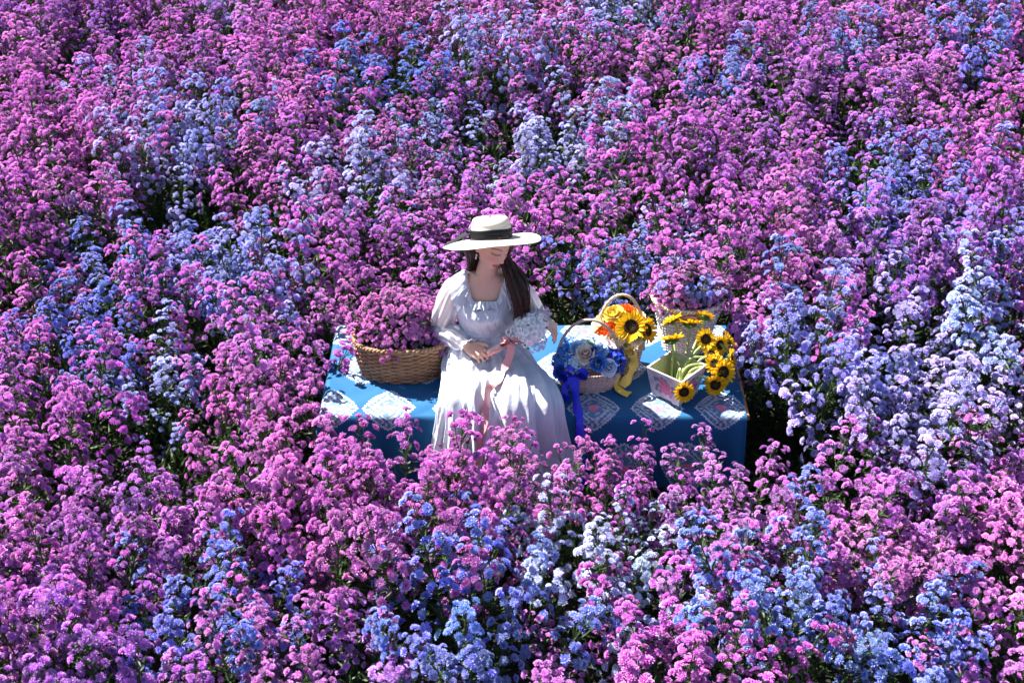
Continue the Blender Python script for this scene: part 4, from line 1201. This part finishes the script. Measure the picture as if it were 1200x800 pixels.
# skirt: from the waist over the lap, over the knees and down to the grass
SK = [  # centre, S direction, w left, w right, r front/top, r back/bottom
 ((-.122, -.052, .715), (0, -1, 0), .116, .116, .090, .088), ((-.122, -.05, .668), (0, -1, .05), .138, .142, .108, .106), ((-.12, -.06, .605), (0, -.75, .66), .18, .19, .110, .12),
 ((-.115, -.13, .560), (0, -.40, .92), .205, .235, .088, .10), ((-.105, -.22, .548), (0, -.12, 1), .215, .275, .080, .080), ((-.10, -.32, .545), (0, -.05, 1), .222, .31, .080, .075),
 ((-.098, -.405, .525), (0, -.45, .9), .228, .325, .088, .060), ((-.095, -.43, .445), (0, -.92, .4), .238, .33, .100, .030), ((-.09, -.44, .33), (0, -1, .0), .265, .345, .115, .030),
 ((-.08, -.45, .18), (0, -1, 0), .30, .37, .145, .035), ((-.07, -.46, .012), (0, -1, 0), .335, .40, .175, .04)]
ctrl = np.array([list(c) + list(unit(s)) + [wl, wr_, rf, rb] for c, s, wl, wr_, rf, rb in SK])
nr = 110; cc_ = crom(ctrl, nr); ns = 260
a = np.linspace(0, 2*np.pi, ns, endpoint=False); ca, sa = np.cos(a), np.sin(a)
rings = []
for i, q in enumerate(cc_):
    t = i/(nr - 1)
    c, S = q[:3], unit(q[3:6]); w = np.where(ca > 0, q[7], q[6]); r_ = np.where(sa > 0, q[8], q[9])
    X = c[0] + ca*w
    lap = np.clip((t - .22)/.12, 0, 1)*np.clip((1.02 - t)/.3, 0, 1)
    bump = 1 + lap*(.16*np.exp(-((X + .205)/.075)**2) + .17*np.exp(-((X - .012)/.075)**2) - .12*np.exp(-((X + .10)/.05)**2))*(sa > 0)
    amp = .004 + .018*np.clip((t - .5)/.5, 0, 1) + .005*np.clip((t - .1)/.2, 0, 1)
    fold = amp*(np.sin(13*a + 2.2*np.sin(2*a) + 1.5*t*4) + .6*np.sin(23*a + 5*t + 1.3*np.sin(3*a)) + .35*np.sin(41*a - 6*t))*(.4 + .6*np.clip(sa + .4, 0, 1))
    cre = .006*lap*np.sin(30*t + 3*np.sin(a*2) + 8*X)*np.exp(-((X + .12)/.12)**2)
    fine = .0016*np.sin(57*a + 9*np.sin(5*t + a) + 40*t) + .0016*np.sin(33*a - 60*t + 3*np.sin(7*a)) + .0022*lap*np.sin(75*t + 5*np.sin(3*a) + 12*X)
    cre = cre + fine
    rad = np.array(S)[None]*(sa*(r_*bump + fold + cre))[:, None]
    p = np.stack([c[0] + ca*(w + fold*.9), np.full(ns, c[1]), np.full(ns, c[2])], 1) + rad
    p[:, 2] = np.maximum(p[:, 2], np.where(p[:, 1] > -.415, TZ + .004, .0))
    rings.append(p)
rings = np.array(rings)
sk = MB().add(*loft(rings, False)); dpart('skirt', sk)
skV, skF = np.concatenate(sk.V), np.concatenate(sk.F)
SKB = BVHTree.FromPolygons([tuple(v) for v in skV], [tuple(int(k) for k in f) for f in skF])
m = MB()   # flounce seam near the hem
i0 = int(nr*.80); m.add(*loft(np.concatenate([rings[i0:i0 + 1] + (0, -.004, .004), rings[i0 + 3:i0 + 4] + (0, -.012, 0)]), False)); dpart('hem_flounce', m)

# ---- hair: bundles of locks
M_HAIR = attrmat('dark_hair', .36, .5, 0, 200, .2)
hair = MB(); rh = np.random.default_rng(12)
def lock(guide, rads, n, seed, r0=.0027, wave=.011):
    g = np.random.default_rng(seed)
    P0 = crom(np.array(guide, float), 20); rr_h = np.interp(np.linspace(0, 1, 20), np.linspace(0, 1, len(rads)), rads)
    T, Nn, Bn = frames(P0, (1, 0, 0))
    for k in range(n):
        th_, q = g.uniform(0, 6.28), math.sqrt(g.random()); ph_ = g.uniform(0, 6.28); e = g.uniform(.86, 1.0)
        s_ = np.linspace(0, 1, 20)
        off = rr_h*q
        P = P0 + Nn*(off*np.cos(th_) + wave*(np.sin(9*s_ + .35*ph_) + .35*np.sin(17*s_ + ph_))*s_)[:, None] + Bn*(off*np.sin(th_) + wave*np.cos(8*s_ + .5*ph_)*s_)[:, None]
        kk = max(6, int(20*e))
        rad = r0*g.uniform(.7, 1.2)*np.sqrt(np.clip(1.03 - s_[:kk]/e, .02, 1))
        hair.add(*tube(P[:kk], rad, 5, flat=.7), m=0, a=np.array([.034, .012, .008])*g.choice([.5, .8, 1.0, 1.5, 2.4]))
toW = lambda x, y, z: tuple(np.array([x, y, z]) @ HM.T + HC)
# skull cap of hair
capr = []
for q in np.linspace(.02, 2.2, 24):
    b = np.linspace(0, 2*np.pi, 40, endpoint=False)
    d = np.stack([math.sin(q)*np.cos(b), math.sin(q)*np.sin(b), np.full(40, math.cos(q))], 1)
    v = d*np.array([.0725, .091, .1050]); lim = d[:, 1] < .12
    v = np.where((lim & (d[:, 2] < .62))[:, None], v*np.array([.80, .70, .9]), v)
    capr.append(v @ HM.T + HC)
hair.add(*loft(np.array(capr)), m=0, a=(.022, .008, .006))
lock([toW(.045, -.045, .045), toW(.070, -.035, .01), toW(.078, -.02, -.05), (.006, -.138, 1.02), (.024, -.165, .92), (.032, -.178, .83), (.030, -.172, .76)], [.014, .016, .026, .032, .034, .028, .014], 260, 1)
lock([toW(.06, .03, .04), toW(.080, .02, -.01), toW(.085, .03, -.06), (.035, -.115, 1.02), (.050, -.145, .92), (.050, -.155, .82), (.045, -.155, .77)], [.016, .02, .026, .028, .026, .018, .008], 130, 2)
lock([toW(-.05, .02, .05), toW(-.068, .040, .01), toW(-.070, .050, -.04), (-.172, -.040, 1.06), (-.165, .0, .99), (-.15, .045, .86), (-.14, .05, .74)], [.012, .016, .022, .030, .034, .034, .02], 180, 3)
lock([toW(0, .06, .05), toW(0, .09, -.01), (-.135, .0, 1.06), (-.125, .045, .92), (-.12, .055, .76), (-.12, .055, .68)], [.03, .05, .055, .055, .045, .02], 110, 4)
lock([toW(.06, -.02, .0), toW(.080, -.01, -.06), (.012, -.135, 1.02), (.035, -.165, .92), (.042, -.178, .83), (.040, -.172, .74)], [.02, .035, .045, .05, .05, .045], 22, 5, .0011, .028)
lock([toW(-.06, .03, .0), toW(-.070, .045, -.05), (-.178, -.045, 1.05), (-.180, -.01, .98), (-.165, .035, .88)], [.02, .028, .04, .05, .05], 16, 6, .0011, .025)
ppart('hair', hair, M_HAIR)
er = MB().add(*ball(toW(-.074, -.002, -.045), (.004, .004, .005), 8)); er.add(*ball(toW(-.074, -.004, -.058), (.0035, .0035, .008), 8))
ppart('earring', er, simple('pearl', (.8, .76, .72), .2, .6, .05))

# ---- sun hat
HO = np.array([-.090, -.082, 1.206])
hn = Vector((-.06, .37, .925)).normalized()
hx_ = Vector((1, 0, 0)); hx_ = (hx_ - hn*hx_.dot(hn)).normalized(); hy_ = hn.cross(hx_)
hat = empty('sun_hat', HO); hat.rotation_euler = Matrix((hx_, hy_, hn)).transposed().to_euler()
tag(hat, 'wide-brimmed white straw hat with black ribbon worn by the seated woman', 'hat')
def straw():
    m, nt, bs, out = newmat('white_straw'); L = nt.links.new
    tc = N(nt, 'ShaderNodeTexCoord'); sx = N(nt, 'ShaderNodeSeparateXYZ'); L(tc.outputs['Object'], sx.inputs[0])
    px = N(nt, 'ShaderNodeVectorMath', operation='MULTIPLY'); px.inputs[1].default_value = (1, 1, .9); L(tc.outputs['Object'], px.inputs[0])
    ln = N(nt, 'ShaderNodeVectorMath', operation='LENGTH'); L(px.outputs[0], ln.inputs[0])
    mm = N(nt, 'ShaderNodeMath', operation='MULTIPLY'); mm.inputs[1].default_value = 900; L(ln.outputs['Value'], mm.inputs[0])
    sn = N(nt, 'ShaderNodeMath', operation='SINE'); L(mm.outputs[0], sn.inputs[0])
    nz = N(nt, 'ShaderNodeTexNoise'); nz.inputs['Scale'].default_value = 260; L(tc.outputs['Object'], nz.inputs['Vector'])
    ad = N(nt, 'ShaderNodeMath', operation='ADD'); L(sn.outputs[0], ad.inputs[0]); L(nz.outputs[0], ad.inputs[1])
    bp = N(nt, 'ShaderNodeBump'); bp.inputs['Strength'].default_value = .5; bp.inputs['Distance'].default_value = .002; L(ad.outputs[0], bp.inputs['Height']); L(bp.outputs[0], bs.inputs['Normal'])
    cr = N(nt, 'ShaderNodeValToRGB'); cr.color_ramp.elements[0].color = (.52, .49, .42, 1); cr.color_ramp.elements[1].color = (.72, .70, .64, 1); cr.color_ramp.elements[0].position = .25; cr.color_ramp.elements[1].position = .6
    L(nz.outputs[0], cr.inputs[0]); L(cr.outputs[0], bs.inputs['Base Color']); bs.inputs['Roughness'].default_value = .6
    tr = N(nt, 'ShaderNodeBsdfTranslucent'); tr.inputs['Color'].default_value = (.85, .72, .55, 1)
    mx = N(nt, 'ShaderNodeMixShader'); mx.inputs[0].default_value = .3
    L(bs.outputs[0], mx.inputs[1]); L(tr.outputs[0], mx.inputs[2]); L(mx.outputs[0], out.inputs['Surface'])
    return m
M_STRAW = straw(); M_BLACK = simple('black_ribbon', (.006, .006, .009), .5, .2, .2, 50, bump=.2, bscale=120)
b = np.linspace(0, 2*np.pi, 96, endpoint=False)
crown = []
for (r_, z) in ((.090, -.004), (.090, .025), (.0885, .048), (.085, .066), (.077, .079), (.060, .087), (.035, .090), (.004, .0905)):
    crown.append(np.stack([r_*1.0*np.cos(b), r_*1.06*np.sin(b), z + .006*np.cos(2*b)*(r_ < .085)], 1))
crown = crom(np.array(crown), 40)
MB().add(*loft(crown, False)).build('crown', M_STRAW, hat)
top, und = [], []
for t in np.linspace(0, 1, 26):
    r_ = .088 + t*.130
    wob = .010*np.sin(2*b + .6)*t + .006*np.sin(3*b - 1)*t
    left = np.clip(-np.cos(b), 0, 1); right = np.clip(np.cos(b), 0, 1); near = np.clip(-np.sin(b), 0, 1)
    z = -.004 - .018*t**1.6 + wob - .020*left*t**1.5 + .004*right*t**2.5 + .008*near*t
    P = np.stack([r_*np.cos(b), r_*1.0*np.sin(b), z], 1)
    top.append(P); und.append(P - (0, 0, .003))
br = np.concatenate([np.array(top), np.array(und)[::-1]])
MB().add(*loft(br, False)).build('brim', M_STRAW, hat)
bd = [np.stack([(.090 + .0035*k_)*np.cos(b), (.090 + .0035*k_)*1.06*np.sin(b), z + .0015*np.sin(b*3)], 1) for k_, z in ((.3, -.002), (1, .002), (1.15, .014), (.9, .018), (1.15, .024), (.9, .036), (.3, .040))]
MB().add(*loft(crom(np.array(bd), 24), False)).build('hat_band', M_BLACK, hat)
m = MB()
for sx, an in ((0, 2.62), (1, 2.95)):
    d = np.array([math.cos(an), math.sin(an), 0])
    P = [d*.098 + (0, 0, .022), d*.13 + (0, 0, .012), d*.175 + (0, 0, -.012), d*.222 + (0, 0, -.030 - .006*sx)]
    m.add(*ribbon(crom(np.array(P), 16), .055, np.cross(d, (0, 0, 1)) + np.array([0, 0, .35]), .001, 4))
m.build('ribbon_tail', M_BLACK, hat)
bow_mb((-.086, .052, .02), (-.5, -.85, 0), (0, 0, 1), .036, (.01, .01, .012), 2, 4, .8).build('ribbon_bow', M_BLACK, hat)

# ---- white bouquet with pink ribbon
BC = np.array([.074, -.205, .800])
bq = empty('white_bouquet', BC)
tag(bq, 'bouquet of white hydrangea with dusty pink ribbon held by the woman', 'bouquet')
for i, (o_, r_, c_) in enumerate((((0, 0, 0), .072, (.86, .87, .89)), ((-.05, -.01, -.012), .048, (.88, .88, .86)), ((.035, -.015, -.055), .045, (.66, .62, .80)), ((.04, .02, .02), .05, (.84, .86, .90)))):
    hydrangea(o_, (.0 if i else .05, -.6, .8), r_, c_, 90 + i, 60 if i == 0 else 30, .27, .04).build('flower_head', MF, bq)
m = MB()
for p, d in (((-.028, -.055, -.03), (-.3, -.6, .4)), ((-.012, -.065, -.045), (.2, -.7, .3)), ((.0, -.05, -.07), (.3, -.4, -.2))): add_flower(m, LEAFL, p, d, .016, (1, 1, 1), .5)
m.build('leaf', M_GREEN, bq)
m = MB().add(*tube(crom([(-.185, .012, -.125), (-.10, -.015, -.06), (-.03, .0, -.01)], 12), .013, 10)); m.build('wrapped_stems', simple('stem_wrap', (.62, .45, .42), .5), bq)
PK = (.62, .27, .27)
bow_mb((-.078, -.045, -.035), (.9, -.2, .3), (-.3, -.5, .8), .045, PK, 6, 7, .6).build('bow', M_SATIN, bq)
def on_skirt(p, off=.006):
    h = SKB.find_nearest(Vector(p)); nn = h[1]
    if nn.dot(Vector((0, -.6, .8))) < 0: nn = -nn
    return np.array(h[0] + nn*off), np.array(nn)
raw = crom([(-.004, -.255, .755), (-.012, -.275, .70), (-.045, -.315, .65), (-.080, -.39, .64), (-.105, -.47, .60), (-.125, -.53, .52), (-.14, -.56, .42), (-.15, -.585, .33)], 46)
P, Sd = [], []
for k, p in enumerate(raw):
    if k < 12: P.append(p); Sd.append((.85, -.2, .1)); continue
    q, nn = on_skirt(p); P.append(q); Sd.append(unit(np.cross(nn, (0.25, 1, .3))))
P = np.array(P); 
for _ in range(3): P[1:-1] = (P[:-2] + 2*P[1:-1] + P[2:])/4
P[14:] += (0, -.004, .003)
Sd = np.array(Sd); Sd[Sd[:, 0] < 0] *= -1
m = MB().add(*ribbon(P - BC, .036, Sd, .0012, 5), m=0, a=PK); m.build('ribbon_tail', M_SATIN, bq)
m = MB().add(*ribbon(crom([(-.09, -.045, -.04), (-.125, -.05, -.07), (-.16, -.04, -.095), (-.185, -.03, -.12)], 14), .026, (.3, -.5, .8), .0012, 5), m=0, a=PK); m.build('ribbon_tail', M_SATIN, bq)
